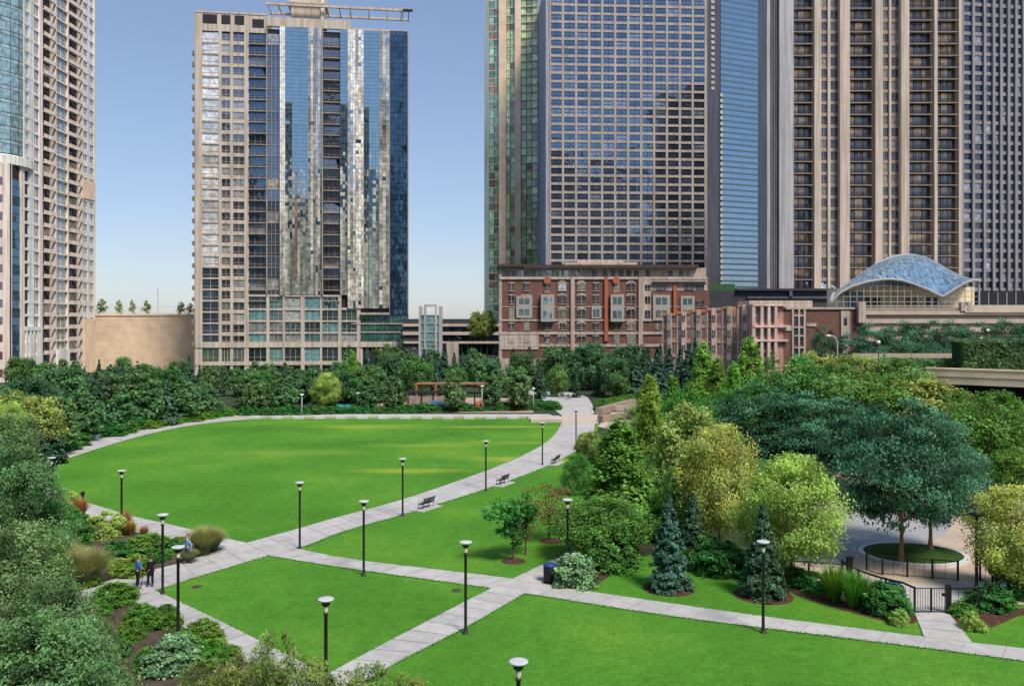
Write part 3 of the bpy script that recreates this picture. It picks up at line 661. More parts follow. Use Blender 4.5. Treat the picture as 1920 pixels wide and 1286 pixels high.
mk('dense_lush','lush',120,10,.3,7.0,prof='dome',n=22000,leaf=.25,nc=220,cr=.10,lump=.22,shade=(.5,1.35),nl=10)
mk('young','lush',121,10,2.6,3.0,prof='vase',n=2600,leaf=.34,nc=34,cr=.16,lump=.5,shade=(.6,1.2),tr=.2,nl=16)
mk('young_brown','red',122,10,2.6,3.0,prof='vase',n=1500,leaf=.22,nc=40,cr=.2,lump=.4,shade=(.6,1.2),tr=.2,nl=20)
mk('near0','near',130,10,.8,4.6,n=75000,leaf=.115,nc=260,cr=.085,lump=.3,shade=(.45,1.5),nl=20,flat=.8)
mk('near1','near',131,10,.5,4.2,n=75000,leaf=.115,nc=260,cr=.085,lump=.35,shade=(.45,1.5),nl=20,flat=.8,prof='oval')
mk('sprig','olive',135,10,5,2.6,prof='vase',n=5200,leaf=.10,nc=120,cr=.10,lump=.3,shade=(.6,1.4),nl=40,asp=3,tr=.10)

def T(key,name,label,px,ytop,yb,wpx=None,group=None,rw=1.0,z0=0,**k):
    """stand a tree with its base at ground row yb, top at row ytop and crown wpx wide in the photo"""
    D=YD(yb) if z0==0 else F*(EYE-z0)/(yb-HY)
    h=ZZ(ytop,D)-z0; base_r={'far_round':4.2,'far_mid':3.8,'far_cone':2.6,'pear':2.9,'bright_cone':2.5,'yellow':4.2,'locust':5.0,'leafy':4.3,'leafyb':4.3,'olive':3.8,'bluespruce':3.3,'dense_lush':7.0,'young':3.0,'young_brown':3.0,'near':4.4,'sprig':2.6}
    br=base_r.get(key.rstrip('0123456789'),4)
    s=(wpx/F*D/2)/(br*1.12) if wpx else h/10
    return tree(key,name,label,(XX(px,D),D),s,h/10,group=group,z0=z0,**k)
# --- right-hand group
T('bright_cone0','conifer_tree','bright green conical tree right of the benches, tallest of the near pair',1160,778,1000,160)
T('bright_cone1','conifer_tree','slim bright green columnar tree just behind the big bright cone',1217,733,930,92)
T('leafyb0','leafy_tree','broad bright green low tree behind the lamp and litter bin',1130,935,1045,180)
T('dense_lush','round_shrub','small blue-green round shrub on the lawn edge left of the bright cone',1083,850,925,66,cat='shrub')
T('olive0','leafy_tree','olive green tree between the bright cones and the yellow tree',1292,760,960,130)
T('leafy1','leafy_tree','mid green bushy tree directly behind the yellow tree',1330,790,950,140)
T('yellow0','yellow_tree','golden yellow tree left of the lime green tree',1350,802,1035,138)
T('yellow1','yellow_tree','lime green tree with pale trunk at the dog park railing',1485,857,1092,190)
T('bluespruce0','spruce_tree','blue spruce on a mulch ring on the grass slope',1255,930,1105,104)
T('bluespruce1','spruce_tree','dark green spruce directly behind the right-hand park lamp',1430,945,1118,108)
T('bluespruce1','spruce_tree','dark spruce in the shade behind the blue spruce',1300,925,1055,90)
T('locust0','locust_tree','large blue-green locust tree growing out of the raised turf oval',1690,748,1050,240,z0=.4)
T('locust1','locust_tree','second blue-green locust tree at the rear edge of the raised turf oval',1745,765,1032,200,z0=.3)
T('yellow0','yellow_tree','orange-tinged yellow tree with orange trunk at the right edge',1912,915,1118,170)
T('leafyb1','leafy_tree','bright green tree behind the locust trees near the right edge',1865,738,930,170)
T('leafy0','leafy_tree','shaded green tree at the right edge beyond the dog park',1925,760,905,150)
T('dense_lush','large_shrub','dark shrub mass filling the gap right of the dog park fence',1925,1050,1120,90,cat='shrub')
T('leafyb0','leafy_tree','green tree filling in below the golden tree',1270,880,1020,90)
k=0
for px,yt,yb,w,key,nm,desc in [(1425,722,900,190,'locust0','locust_tree','dark locust tree immediately behind the golden tree'),(1540,735,910,210,'locust1','locust_tree','dark locust tree behind the lime green tree'),
   (1620,765,930,180,'locust0','locust_tree','dark locust tree left of the turf oval'),(1480,668,830,170,'leafy0','leafy_tree','grey-green rounded tree above the golden tree'),(1570,685,835,170,'leafy1','leafy_tree','green rounded tree below the brick gable'),
   (1660,705,840,160,'leafyb1','leafy_tree','bright green tree below the globe lamp'),(1735,715,845,150,'olive1','leafy_tree','yellow-green tree above the large locust'),(1800,735,850,140,'leafy0','leafy_tree','green tree below the concrete ramp'),
   (1290,735,870,110,'leafyb1','leafy_tree','bright green tree behind the slim columnar cone'),(1262,700,840,66,'bright_cone0','conifer_tree','narrow bright cone between the slim columnar cone and the tall spires'),(1345,668,800,70,'bright_cone0','conifer_tree','narrow bright cone just left of the tallest spire'),(1298,716,852,60,'bright_cone1','conifer_tree','narrow green cone rising above the olive tree'),(1375,676,815,60,'bright_cone1','conifer_tree','small green cone at the foot of the tallest spire'),(1360,735,860,110,'leafyb0','leafy_tree','bright green tree left of the dark locusts'),(1525,662,790,110,'olive0','leafy_tree','olive treetop under the brick gable'),
   (1605,668,790,120,'olive1','leafy_tree','olive treetop beside the curved street lamp'),(1690,675,795,140,'leafy1','leafy_tree','green treetop under the parking deck'),(1240,780,900,100,'leafy0','leafy_tree','mid green tree right of the slim cone'),
   (1405,627,800,86,'bright_cone0','conifer_tree','tall bright green spire in front of the rowhouses'),(1318,640,790,84,'bright_cone1','conifer_tree','bright green spire left of the tallest one'),(1218,700,800,60,'bright_cone0','conifer_tree','small bright spire beside the terrace walls'),
   (1205,762,860,90,'leafy1','leafy_tree','mid green leafy tree between the terrace and the bright cone'),(1180,820,900,80,'dense_lush','round_shrub','bright shrub under the slim columnar cone'),(1240,850,960,110,'leafy0','leafy_tree','mid green tree behind the blue spruce'),
   (1390,850,985,120,'leafy1','leafy_tree','shaded tree between the golden and lime trees'),(1780,800,905,130,'leafyb0','leafy_tree','green tree directly behind the large locust'),(1850,830,905,110,'leafy1','leafy_tree','shaded tree above the dark lamp post')]:
    T(key,nm,desc,px,yt,yb,w,cat='shrub' if 'shrub' in nm else 'tree')
# --- two young trees on the middle lawn
T('young','young_tree','sparse young green tree standing on a mulch ring nearer the path crossing',963,928,1052,88)
T('young_brown','young_tree','browning young tree with thin foliage, farther back towards the bright cone',1030,908,1014,88)
T('young_brown','twiggy_tree','thin brown twiggy tree intergrown with the sparse young green tree',985,935,1040,60)
# --- yellowish bank under the farthest bench
for i in range(6):
    T('olive1','low_shrub','straw-green shrub on the bank right of the farthest benches',1098+i*13,812+i*6-(i%2)*8,862+i*9,44,group='straw-green shrubs on the bank',cat='shrub')
# --- belt behind the oval lawn
rn=random.Random(11)
def belt(n,x0,x1,yb0,yb1,ht,keys,name,label,group,wf=1.0,hv=.18,cat='tree'):
    for i in range(n):
        px=x0+(x1-x0)*(i+.5)/n+rn.uniform(-6,6); yb=rn.uniform(yb0,yb1); D=YD(yb); h=ht*rn.uniform(1-hv,1+hv)
        key=rn.choice(keys); s=h/10
        tree(key,name,label,(XX(px,D),D),s*wf*rn.uniform(.8,1.1),s,group=group,cat=cat)
# back rows first
belt(34,20,660,722,732,5.5,['far_round0','pear0','pear1','far_mid2','pear2','far_cone1','far_cone0'],'background_tree','dark leafy tree in the back row before the tan wall and stone tower','back row of trees by the tan wall',.85,.26)
belt(34,640,1260,716,727,8.2,['far_round0','pear1','far_cone0','pear0','far_cone2','far_cone1','far_mid0'],'background_tree','dark leafy tree in the back row before the brick apartment block','back row of trees by the brick block',.85,.2)
belt(26,60,660,742,754,5.4,['pear2','pear0','far_mid1','pear1','far_cone0','far_cone2','far_cone1'],'belt_tree','dark tree in the middle row of the belt beyond the left half of the lawn','middle row of the belt, left half',.85,.25)
belt(13,690,1180,738,748,6.4,['far_mid2','pear2','far_mid1','far_cone2'],'belt_tree','dark tree in the middle row of the belt behind the playground','middle row of the belt, playground side',.85,.25)
belt(9,1040,1200,724,734,8.4,['far_round2','far_mid1','far_round0'],'belt_tree','dark green tree at the head of the promenade','trees at the head of the promenade')
belt(14,440,720,762,768,6.0,['pear0','pear1','far_mid2','far_round1'],'belt_tree','small tree in the front row between the stone tower and the oval lawn','front row of the belt')
belt(9,1180,1330,735,760,9.8,['far_cone0','far_cone1','far_cone2'],'spruce_tree','tall dark spruce in the group in front of the rowhouses','dark spruces before the rowhouses',.95,.12)
for px,yt,yb,w,key,lab in [(850,697,773,44,'pear0','small egg-shaped tree at the middle of the playground hedge'),(922,700,770,40,'pear1','small pointed tree at the right end of the pergola'),(973,690,770,50,'pear2','pale green egg-shaped tree at the playground corner'),
    (737,702,772,52,'pear1','egg-shaped tree left of the pergola'),(690,705,772,48,'pear2','egg-shaped tree beside the teal slide'),(535,712,775,50,'pear0','egg-shaped tree behind the left white lamp column'),(480,708,775,50,'pear1','egg-shaped tree above the left end of the lawn kerb'),
    (660,655,757,44,'bright_cone1','slender green cone standing before the glass corner of the stone tower'),(612,700,770,50,'yellow1','small yellow-green tree in front of the stone tower base'),(1150,668,745,60,'far_round0','rounded dark tree at the promenade bend'),
    (25,735,860,80,'olive0','yellow-green tree at the far left edge'),(70,745,870,90,'olive1','yellow-green tree beside the dark left bank trees')]:
    T(key,'small_tree',lab,px,yt,yb,w)
# left bank, marching down beside the oval path
LB=[(390,722,783,52,0),(352,712,790,60,1),(312,700,797,56,2),(275,702,800,62,0),(225,735,812,66,1),(180,700,815,60,2),(160,722,828,70,0),(110,738,852,84,1),(60,790,885,95,2),(250,690,790,54,1),(330,690,775,50,0),(90,770,870,80,0),(205,690,800,50,2),(140,700,820,56,1),(30,800,905,95,1)]
for i,(px,yt,yb,w,k) in enumerate(LB):
    T(['far_cone0','pear1','far_cone2'][k] if i%3 else 'pear0','bank_tree','dark green pointed tree in the row along the left bank of the oval path',px,yt,yb,w,group='pointed trees along the left bank')
belt(10,0,330,770,800,7.0,['far_round0','far_round1','far_mid0'],'bank_tree_behind','dark rounded tree filling the left bank behind the pointed row','rounded trees of the left bank')
T('yellow1','yellow_shrub','yellow-green shrub at the far left edge among the trees',15,755,880,70,cat='shrub')
# --- low shrubs and hedges
def hedge(n,p0,p1,hgt,key,name,label,group,wid=1.6,jit=.3):
    for i in range(n):
        u=(i+.5)/n; a=G(*p0); c=G(*p1); x=a[0]+(c[0]-a[0])*u; y=a[1]+(c[1]-a[1])*u
        s=wid/14*rn.uniform(.85,1.25); tree(key,name,label,(x+rn.uniform(-jit,jit),y+rn.uniform(-jit,jit)),s,hgt/10*rn.uniform(.8,1.2),group=group,cat='shrub')
mk('wallpear','olive',150,10,1.5,2.9,prof='pear',n=700,leaf=.55,nc=40,cr=.2,lump=.3,nl=6)
mk('boxbush','box',140,10,.1,7.0,prof='dome',n=15000,leaf=.42,nc=150,cr=.09,lump=.16,shade=(.6,1.25),nl=4)
mk('darkbush','lush',141,10,.1,7.0,prof='dome',n=8000,leaf=.55,nc=110,cr=.10,lump=.2,shade=(.45,1.2),nl=4)
mk('hostabush','hosta',142,10,.1,7.0,prof='dome',n=6500,leaf=.75,nc=110,cr=.11,lump=.16,shade=(.5,1.6),nl=4,asp=1.4)
mk('yellowbush','yellow2',143,10,.1,7.0,prof='dome',n=9000,leaf=.48,nc=90,cr=.11,lump=.16,shade=(.6,1.2),nl=4)
hedge(34,(452,779),(1000,768),1.3,'darkbush','hedge_shrub','dark green shrub in the low hedge along the far lawn edge','hedge along the far lawn edge',2.6)
hedge(12,(1003,762),(1045,768),1.2,'darkbush','hedge_shrub','dark shrub in the rounded bed at the promenade corner','shrubs of the promenade corner',2.2)
hedge(22,(180,818),(440,776),1.1,'boxbush','bank_shrub','green shrub in the low planting beside the oval path on the left bank','low shrubs of the left bank',2.4,.8)
hedge(16,(60,850),(330,785),1.6,'darkbush','bank_shrub','dark shrub under the pointed trees of the left bank','dark shrubs under the left bank trees',3.4,1.5)
hedge(12,(1125,770),(1200,745),1.4,'boxbush','terrace_shrub','bright green shrub beside the terrace walls','shrubs of the terrace',2.4,.8)
def bush(key,name,label,px,yb,wpx,hpx,group=None,cat='shrub'):
    D=YD(yb); tree(key,name,label,(XX(px,D),D+wpx/F*D*.35),(wpx/F*D/2)/7.6,(hpx/F*D)/10*1.0,group=group,cat=cat)
for px,yb,w,h,lab in [(200,1140,90,36,'clipped box shrub nearest the couple beside the path'),(172,1160,52,30,'small clipped box shrub left of the one nearest the couple'),(255,1185,76,42,'clipped box shrub left of the post lamp'),(302,1182,64,40,'clipped box shrub touching the post lamp'),
      (236,1205,56,34,'small clipped box shrub below the pair by the lamp'),(368,1222,88,48,'clipped box shrub nearest the lower path'),(330,1245,80,50,'clipped box shrub below the post lamp'),(385,1250,70,40,'clipped box shrub at the bottom of the bed')]:
    bush('boxbush','box_shrub',lab,px,yb,w,h)
bush('hostabush','grey_shrub','grey-green soft shrub between the box shrubs at the bottom',310,1270,110,62)
bush('hostabush','hosta_clump','broad-leaved variegated clump beside the litter bin',1078,1105,92,56)
bush('darkbush','round_shrub','large round shrub at the left side of the dog park gate',1675,1160,96,58)
bush('yellowbush','round_shrub','small yellow-green ball shrub at the gate path, left side',1693,1176,38,28)
bush('yellowbush','round_shrub','small yellow-green ball shrub right of the gate path',1832,1186,44,34)
bush('darkbush','low_shrub','low green shrub behind the right ball shrub',1875,1150,90,44)
bush('boxbush','low_shrub','bright low ground shrub along the right side of the gate',1815,1158,60,20)
bush('darkbush','low_shrub','dark low shrub along the dog park railing, left part',1535,1112,70,32)
bush('darkbush','low_shrub','dark low shrub under the lime green tree',1500,1100,60,30)
bush('darkbush','large_shrub','dark shrub mass under the broad green tree by the lamp',1150,1075,110,60)
bush('darkbush','large_shrub','dark shrub between the golden tree trunk and the dark spruce',1360,1085,110,60)
bush('darkbush','large_shrub','dark shrub in the shade between blue spruce and golden tree',1320,1065,90,60)
bush('yellowbush','yellow_shrub','large yellow-green mounded shrub beside the orange grasses',185,1012,92,44)
bush('boxbush','green_shrub','dark green shrub behind the lamp beyond the couple',255,1052,110,40)
bush('darkbush','green_shrub','blue-green low shrub in the middle of the left bed',205,1060,80,36)
bush('boxbush','green_shrub','lime low shrub right behind the couple',235,1085,70,30)
bush('yellowbush','yellow_shrub','yellow-green shrub at the left tip of the oval path',110,955,56,34)
bush('darkbush','green_shrub','green shrub left of the orange grasses',100,1015,90,60)
bush('boxbush','green_shrub','green low shrub under the orange grasses',140,1020,60,40)
bush('darkbush','green_shrub','small dark shrub at the edge of the left bed by the path',300,1040,60,24)
for px,yb,w,h,key,lab in [(150,1105,60,34,'boxbush','green shrub at the left end of the main path behind the grass tufts'),(215,1078,50,26,'yellowbush','lime shrub left of the couple'),(330,1030,46,20,'boxbush','low green shrub behind the man in light blue'),(285,1055,50,20,'darkbush','low dark shrub right of the couple at the bed edge'),
      (270,1262,60,40,'boxbush','box shrub at the lowest left of the bed'),(425,1240,46,26,'boxbush','small box shrub at the lower path edge'),(210,1235,54,34,'darkbush','dark shrub left of the grey-green soft shrub'),(170,1195,50,34,'boxbush','box shrub under the big tree, left end'),(90,975,50,34,'darkbush','dark shrub beneath the leftmost lamp')]:
    bush(key,'green_shrub',lab,px,yb,w,h)
bush('darkbush','dark_hedge_shrub','shaded shrub under the big tree at left',60,1060,150,90)
# grass tufts
def tuft_mesh(name,mat,seed,n,h,r,tipcol=None,w=.012):
    rng=np.random.default_rng(seed); V=[];Fc=[];C=[]
    a=rng.random(n)*6.283; b0=rng.random(n)**.5*.25*r; ln=h*rng.uniform(.75,1.1,n); sp=r*rng.uniform(.2,1.0,n); 
    ca,sa=np.cos(a),np.sin(a); segs=4; W=w*rng.uniform(.7,1.4,n); rows=[]
    for i in range(segs+1):
        u=i/segs; rad=b0+sp*u**1.6; z=ln*(u*1.25-.38*u**2.4*(sp/r)); ww=W*(1-u*.9)
        cx,cy=ca*rad,sa*rad; rows.append((np.stack([cx-sa*ww,cy+ca*ww,z],1),np.stack([cx+sa*ww,cy-ca*ww,z],1)))
    V=np.stack([x for r_ in rows for x in r_],1).reshape(-1,3); m=2*(segs+1); base=np.arange(n)*m
    Fc=np.concatenate([np.stack([base+2*i,base+2*i+1,base+2*i+3,base+2*i+2],1) for i in range(segs)])
    sh=rng.uniform(.6,1.3,n); C=np.zeros((n,m,3))
    for i in range(segs+1):
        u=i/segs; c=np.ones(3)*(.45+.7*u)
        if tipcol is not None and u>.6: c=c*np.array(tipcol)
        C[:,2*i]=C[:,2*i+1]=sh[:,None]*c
    return np_mesh(name,V,Fc,C.reshape(-1,3),[mat])
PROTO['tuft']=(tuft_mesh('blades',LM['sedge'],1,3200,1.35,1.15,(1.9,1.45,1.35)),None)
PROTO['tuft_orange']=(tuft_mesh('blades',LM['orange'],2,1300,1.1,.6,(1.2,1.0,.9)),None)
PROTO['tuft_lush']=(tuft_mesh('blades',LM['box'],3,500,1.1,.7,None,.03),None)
for key,px,yb,s,lab in [('tuft',383,1040,1.15,'large pink-tipped grass tuft beside the man in light blue'),('tuft',398,1034,.9,'smaller grass tuft right of the pink-tipped one'),('tuft',160,1100,1.35,'large soft grass tuft at the left end of the main path'),('tuft',125,1090,1.3,'grass tuft behind the left end of the main path'),
      ('tuft',105,1065,1.2,'grass tuft deep in the left bed'),('tuft_orange',150,975,1.3,'left orange grass tuft beside the oval path'),('tuft_orange',135,985,1.1,'orange grass tuft at the left edge of the yellow shrub'),('tuft_orange',232,998,1.2,'orange grass tuft at the foot of the lamp beyond the bed'),
      ('tuft_orange',245,1004,.8,'small orange grass tuft right of the lamp foot'),('tuft_orange',112,1056,.9,'orange-tipped grass tuft in front of the big tree'),('tuft_lush',1565,1128,1.5,'tall leafy weed clump left of the fence post'),('tuft_lush',1600,1140,1.5,'tall leafy weed clump right of the fence post'),('tuft_lush',1625,1142,1.2,'leafy clump between fence post and round shrub'),
      ('tuft_orange',270,1010,.7,'faded mauve grass at the corner of the left bed'),('tuft',355,1055,.55,'short grass tuft behind the man in light blue')]:
    x,y=G(px,yb); o=bpy.data.objects.new('grass_tuft',PROTO[key][0]); COL.objects.link(o); o.location=(x,y,0); o.scale=(s,s,s); o.rotation_euler=(0,0,rn.uniform(0,6)); tag(o,lab,'ornamental grass')
# --- big trees close at the left and treetops along the bottom edge
T('near0','large_tree','tall grey-green tree filling the left edge beside the oval lawn tip',10,835,1180,200)
T('near1','large_tree','large grey-green tree in the lower left, left of the box shrubs',0,985,1330,290)
T('near0','large_tree','grey-green tree reaching furthest right above the box shrubs',95,1090,1420,235)
T('near1','large_tree','lowest grey-green treetop in the bottom left corner',60,1150,1560,360)
T('near1','large_tree','grey-green tree behind the others at the left edge',-20,770,1080,170)
for px,yt,yb,w in ((385,1245,1500,130),(470,1230,1520,150),(560,1240,1560,150),(700,1255,1560,150),(640,1268,1600,160),(760,1275,1600,120),(420,1262,1560,140),(520,1190,1580,110)):
    T('sprig','treetop','feathery yellow-green treetop poking up along the bottom edge of the view',px,yt,yb,w,group='yellow-green treetops at the bottom edge')
# raised-level trees: on the tan wall, beside the deck
for px,yt,w,lab in ((191,560,20,'yellow-green small tree at the left end of the tan wall top'),(223,562,14,'thin small tree second from the left on the tan wall'),(248,562,12,'pale thin tree in the middle of the tan wall top'),(275,563,16,'small tree right of the middle of the tan wall top'),(340,566,18,'round small tree near the right end of the tan wall top'),(357,568,14,'small tree touching the stone tower on the tan wall')):
    D=263; z0=ZZ(591,D); h=ZZ(yt,D)-z0; tree('wallpear','small_tree',lab,(XX(px,D),D),(w/F*D/2)/3.0*.9,h/10,z0=z0)
for px,yt,w in ((1545,612,60),(1640,606,100),(1600,625,90),(1690,603,110),(1740,602,110),(1790,600,80),(1830,606,100),(1885,598,110),(1660,640,120),(1730,645,120),(1780,640,100),(1930,605,110)):
    D=140+rn.uniform(-5,8); h=ZZ(yt,D); tree('locust0' if rn.random()<.5 else 'locust1','dark_tree','dark blue-green tree in the clump below the parking deck',(XX(px,D),D),(w/F*D/2)/5.3,h/10,group='dark trees below the parking deck')
for px,yt,w in ((893,585,30),(915,583,30),(905,590,34)):
    D=205; z0=10; h=ZZ(yt,D)-z0; tree('olive1','roof_shrub','olive shrub on the roof beside the brick block',(XX(px,D),D),(w/F*D/2)/4.2,h/10,z0=z0,group='olive roof shrubs',cat='shrub')

# ragged grass edge creeping over the near path borders
def fringe(name,edges,n_per_m=34):
    rng=np.random.default_rng(9); Ps=[]
    for e in edges:
        A=resample(smoothpx(e,1),160)
        for a,b_ in zip(A,A[1:]):
            m=int((b_-a).length*n_per_m)
            if m<1: continue
            u=rng.random(m); q=np.stack([a.x+(b_.x-a.x)*u,a.y+(b_.y-a.y)*u,np.full(m,.045)],1); d=(b_-a).normalized(); of=rng.normal(size=m)*.045+.02*np.sin(q[:,0]*3)
            q[:,0]+=-d.y*of; q[:,1]+=d.x*of; Ps.append(q)
    P=np.concatenate(Ps); n=len(P); Nn=np.array([0,-.5,.7])+rng.normal(size=(n,3))*.5; Nn/=np.linalg.norm(Nn,axis=1,keepdims=True)
    s_=rng.uniform(.5,1.1,n); V,Fc,C=leaves(P,Nn,rng.uniform(.03,.09,n),np.stack([s_,s_,s_],1),rng,1.8)
    o=bpy.data.objects.new(name,np_mesh(name,V,Fc,C,[LM['turf']])); COL.objects.link(o); o['kind']='stuff'
LM['turf']=leafmat('foliage_turf_edge',(.12,.36,.05),.1,.2)
fringe('grass_edge',[[(465,1017),(560,991),(640,967),(746,940),(895,889),(980,855)],[(572,1026),(640,997),(752,967),(912,918),(1014,880)],[(291,1108),(347,1089),(503,1042)],[(463,1018),(409,1006),(333,986),(243,967),(194,951),(128,933)],
 [(560,1029),(640,1047),(844,1071),(963,1085)],[(1035,1099),(1280,1135),(1460,1160),(1732,1194)],[(500,1042),(640,1065),(918,1103)],[(984,1113),(1240,1154),(1421,1177),(1700,1211),(1920,1240)],
 [(1086,1026),(963,1085)],[(920,1104),(793,1169),(640,1250)],[(984,1113),(869,1180),(729,1250)],[(291,1107),(430,1173),(513,1215),(541,1229)],[(1715,1150),(1733,1195)],[(1778,1150),(1824,1207)]])
# a few fallen leaves on the paths and lawns
rng=np.random.default_rng(4); n=900; px_=rng.uniform(100,1900,n); py_=rng.uniform(900,1280,n); P=np.array([(*G(a,b_),.062) for a,b_ in zip(px_,py_)])
V,Fc,C=leaves(P,np.tile([0,0,1.],(n,1))+rng.normal(size=(n,3))*.2,rng.uniform(.03,.07,n),rng.uniform(.5,1.3,(n,1))*np.ones((1,3)),rng,1.4)
o=bpy.data.objects.new('leaf_litter',np_mesh('leaf_litter',V,Fc,C,[LM['red']])); COL.objects.link(o); o['kind']='stuff'
# ------------------------------------------------------------------ buildings
class Fac:
    def __init__(s,p0,p1):
        s.o=Vector((p0[0],p0[1])); d=Vector((p1[0]-p0[0],p1[1]-p0[1])); s.w=d.length; s.u=d.normalized(); s.n=Vector((s.u.y,-s.u.x))
    def P(s,u,d,z): q=s.o+s.u*u+s.n*d; return (q.x,q.y,z)
    def U(s,px):                       # facade coordinate seen at photo column px
        k=(px-CX)/F; return (k*s.o.y-s.o.x)/(s.u.x-k*s.u.y)
    def D(s,px): return s.o.y+s.u.y*s.U(px)
    def box(s,mb,u0,u1,z0,z1,d0,d1,col=(1,1,1),mi=0):
        P=s.P; mb.hexa([P(u0,d1,z0),P(u1,d1,z0),P(u1,d0,z0),P(u0,d0,z0),P(u0,d1,z1),P(u1,d1,z1),P(u1,d0,z1),P(u0,d0,z1)],col,mi)
    def quad(s,mb,u0,u1,z0,z1,d,tx=0,tz=0,col=(1,1,1),mi=0):
        P=s.P; w=(u1-u0)/2*tx; h=(z1-z0)/2*tz
        mb.face([P(u0,d-w-h,z0),P(u1,d+w-h,z0),P(u1,d+w+h,z1),P(u0,d-w+h,z1)],col,mi)
RW=random.Random(21)
def curtaincol(p=.3,lo=.02,hi=.07,cur=(.38,.36,.32)):
    if RW.random()<p: k=RW.uniform(.5,1.2); return tuple(c*k for c in cur)
    k=RW.uniform(lo,hi); return (k,k*1.05,k*1.2)
def windows(root,items,mat,frame=None,name='window',cap=100,jit=.012,mull=1):
    """items: (fac,u0,u1,z0,z1,depth,color)"""
    def vis(it):
        f,u0,u1,z0,z1=it[:5]; x,y,_=f.P((u0+u1)/2,0,0); zc=(z0+z1)/2
        if y<1: return 0
        px=CX+x/y*F; py=HY-(zc-EYE)/y*F
        a=(u1-u0)*(z1-z0)/y/y
        return a if (-5<px<1925 and -8<py<640) else a*1e-4
    items=sorted(items,key=vis,reverse=True)
    def draw(mb,it):
        f,u0,u1,z0,z1,d,c=it[:7]; tx,tz=RW.gauss(0,jit),RW.gauss(0,jit)
        if len(it)>7: tx+=it[7]
        f.quad(mb,u0,u1,z0,z1,d,tx,tz,c,0)
        if frame is not None:
            w=(u1-u0)
            for k in range(1,mull+1):
                uc=u0+w*k/(mull+1); f.box(mb,uc-.04,uc+.04,z0,z1,d-.1,d+.09,(1,1,1),1)
            zc=z0+(z1-z0)*.3; f.box(mb,u0,u1,zc-.035,zc+.035,d-.1,d+.08,(1,1,1),1)
    ms=[mat]+([frame] if frame is not None else [])
    for it in items[:cap]:
        mb=MB(); draw(mb,it); mb.build(name,ms,root)
    if len(items)>cap:
        mb=MB()
        for it in items[cap:]: draw(mb,it)
        mb.build(name,ms,root,kind='stuff')
def balconies(root,items,mats,cap=100,depth=1.5,railh=1.0,rail='bars'):
    items=sorted(items,key=lambda i:abs(ZI(i)-60))
    for n,it in enumerate(items):
        f,u0,u1,z=it[:4]; mb=MB()
        f.box(mb,u0,u1,z-.22,z,-.3,depth,(1,1,1),0)
        f.box(mb,u0,u1,z+railh-.06,z+railh,depth-.08,depth-.02,(1,1,1),1)
        if rail=='bars':
            k=int((u1-u0)/.5)
            for i in range(k+1):
                uu=u0+.03+(u1-u0-.06)*i/k; f.box(mb,uu-.02,uu+.02,z,z+railh-.06,depth-.07,depth-.03,(1,1,1),1)
        elif rail=='solid': f.box(mb,u0,u1,z,z+railh-.06,depth-.10,depth-.0,(1,1,1),0)
        if n<cap: mb.build('balcony',mats,root)
        else:
            REST.setdefault(root.name,[MB(),mats,root])[0]; r=REST[root.name][0]; o=len(r.v); r.v+=mb.v; r.f+=[tuple(o+i for i in q) for q in mb.f]; r.c+=mb.c; r.m+=mb.m
REST={}
def ZI(i): return i[3]
def body(root,f,z0,z1,depth,mat,name='wall',d=-.5):
    mb=MB(); f.box(mb,0,f.w,z0,z1,-depth,d); return mb.build(name,mat,root)

# ======== stone and glass tower in the middle left
f=Fac((XX(366,232),232),(XX(766,240),240)); U=f.U
root=thing('apartment_tower','stone and mirror-glass apartment tower with a roof trellis, standing alone left of centre','apartment tower',(f.o.x,f.o.y,0))
zt=ZZ(20,232); ztg=ZZ(55,238)
body(root,f,0,ztg-1,28,M['dark'],'core')
mb=MB(); f.box(mb,-.05,U(500),ztg-1,zt-.2,-26,-.4); mb.build('wall',M['stoneT2'],root)
mb=MB(); f.box(mb,-.3,0,0,zt-.3,-27,-.3); mb.build('side_wall',M['stoneT2'],root)
fl=3.06
base=ZZ(647,236); z_lo=ZZ(553,236)
rows=[]; z=base
while z<ZZ(66,234): rows.append(z); z+=fl
# stone grid on the left part
mb=MB()
S=lambda a,b,z0,z1,d=.0,dd=-.45: f.box(mb,U(a),U(b),z0,z1,dd,d)
for a,b in ((366,379),(410,415.5),(431.5,437),(458,466.5)): S(a,b,0,zt,.0)
S(366,500,rows[-1]+fl,zt,-.03)
for zr in rows[1:]: 
    S(379,410,zr-.28,zr+.15,-.06); S(415.5,431.5,zr-.45,zr+.55,-.06); S(437,458,zr-.45,zr+.55,-.06)
S(366,500,zt-.5,zt+.0,.12)
mb.build('stone_frame',M['stoneT2'],root)
for a,b,c,d in ((380,407,31,48),(415,432,31,48),(440,458,31,48),(473,495,36,52)):
    mb=MB(); f.box(mb,U(a),U(b),ZZ(d,234),ZZ(c,234),-.2,.03); mb.build('louvre',M['dark'],root)
W=[]
for i,zr in enumerate(rows):
    W.append((f,U(379),U(410),zr+.15,zr+fl-.28,-.32,tuple(c*kk for kk in [RW.uniform(.6,1.2)] for c in ((.80,.77,.74) if i>6 else (.05,.07,.09)))))  # whitish reflection on the upper wide panes put into their colour
    for a,b in ((415.5,431.5),(437,458)): W.append((f,U(a),U(b),zr+.55,zr+fl-.45,-.32,curtaincol(.35)))
windows(root,W,M['g_win'],M['stoneT2'],jit=.02)
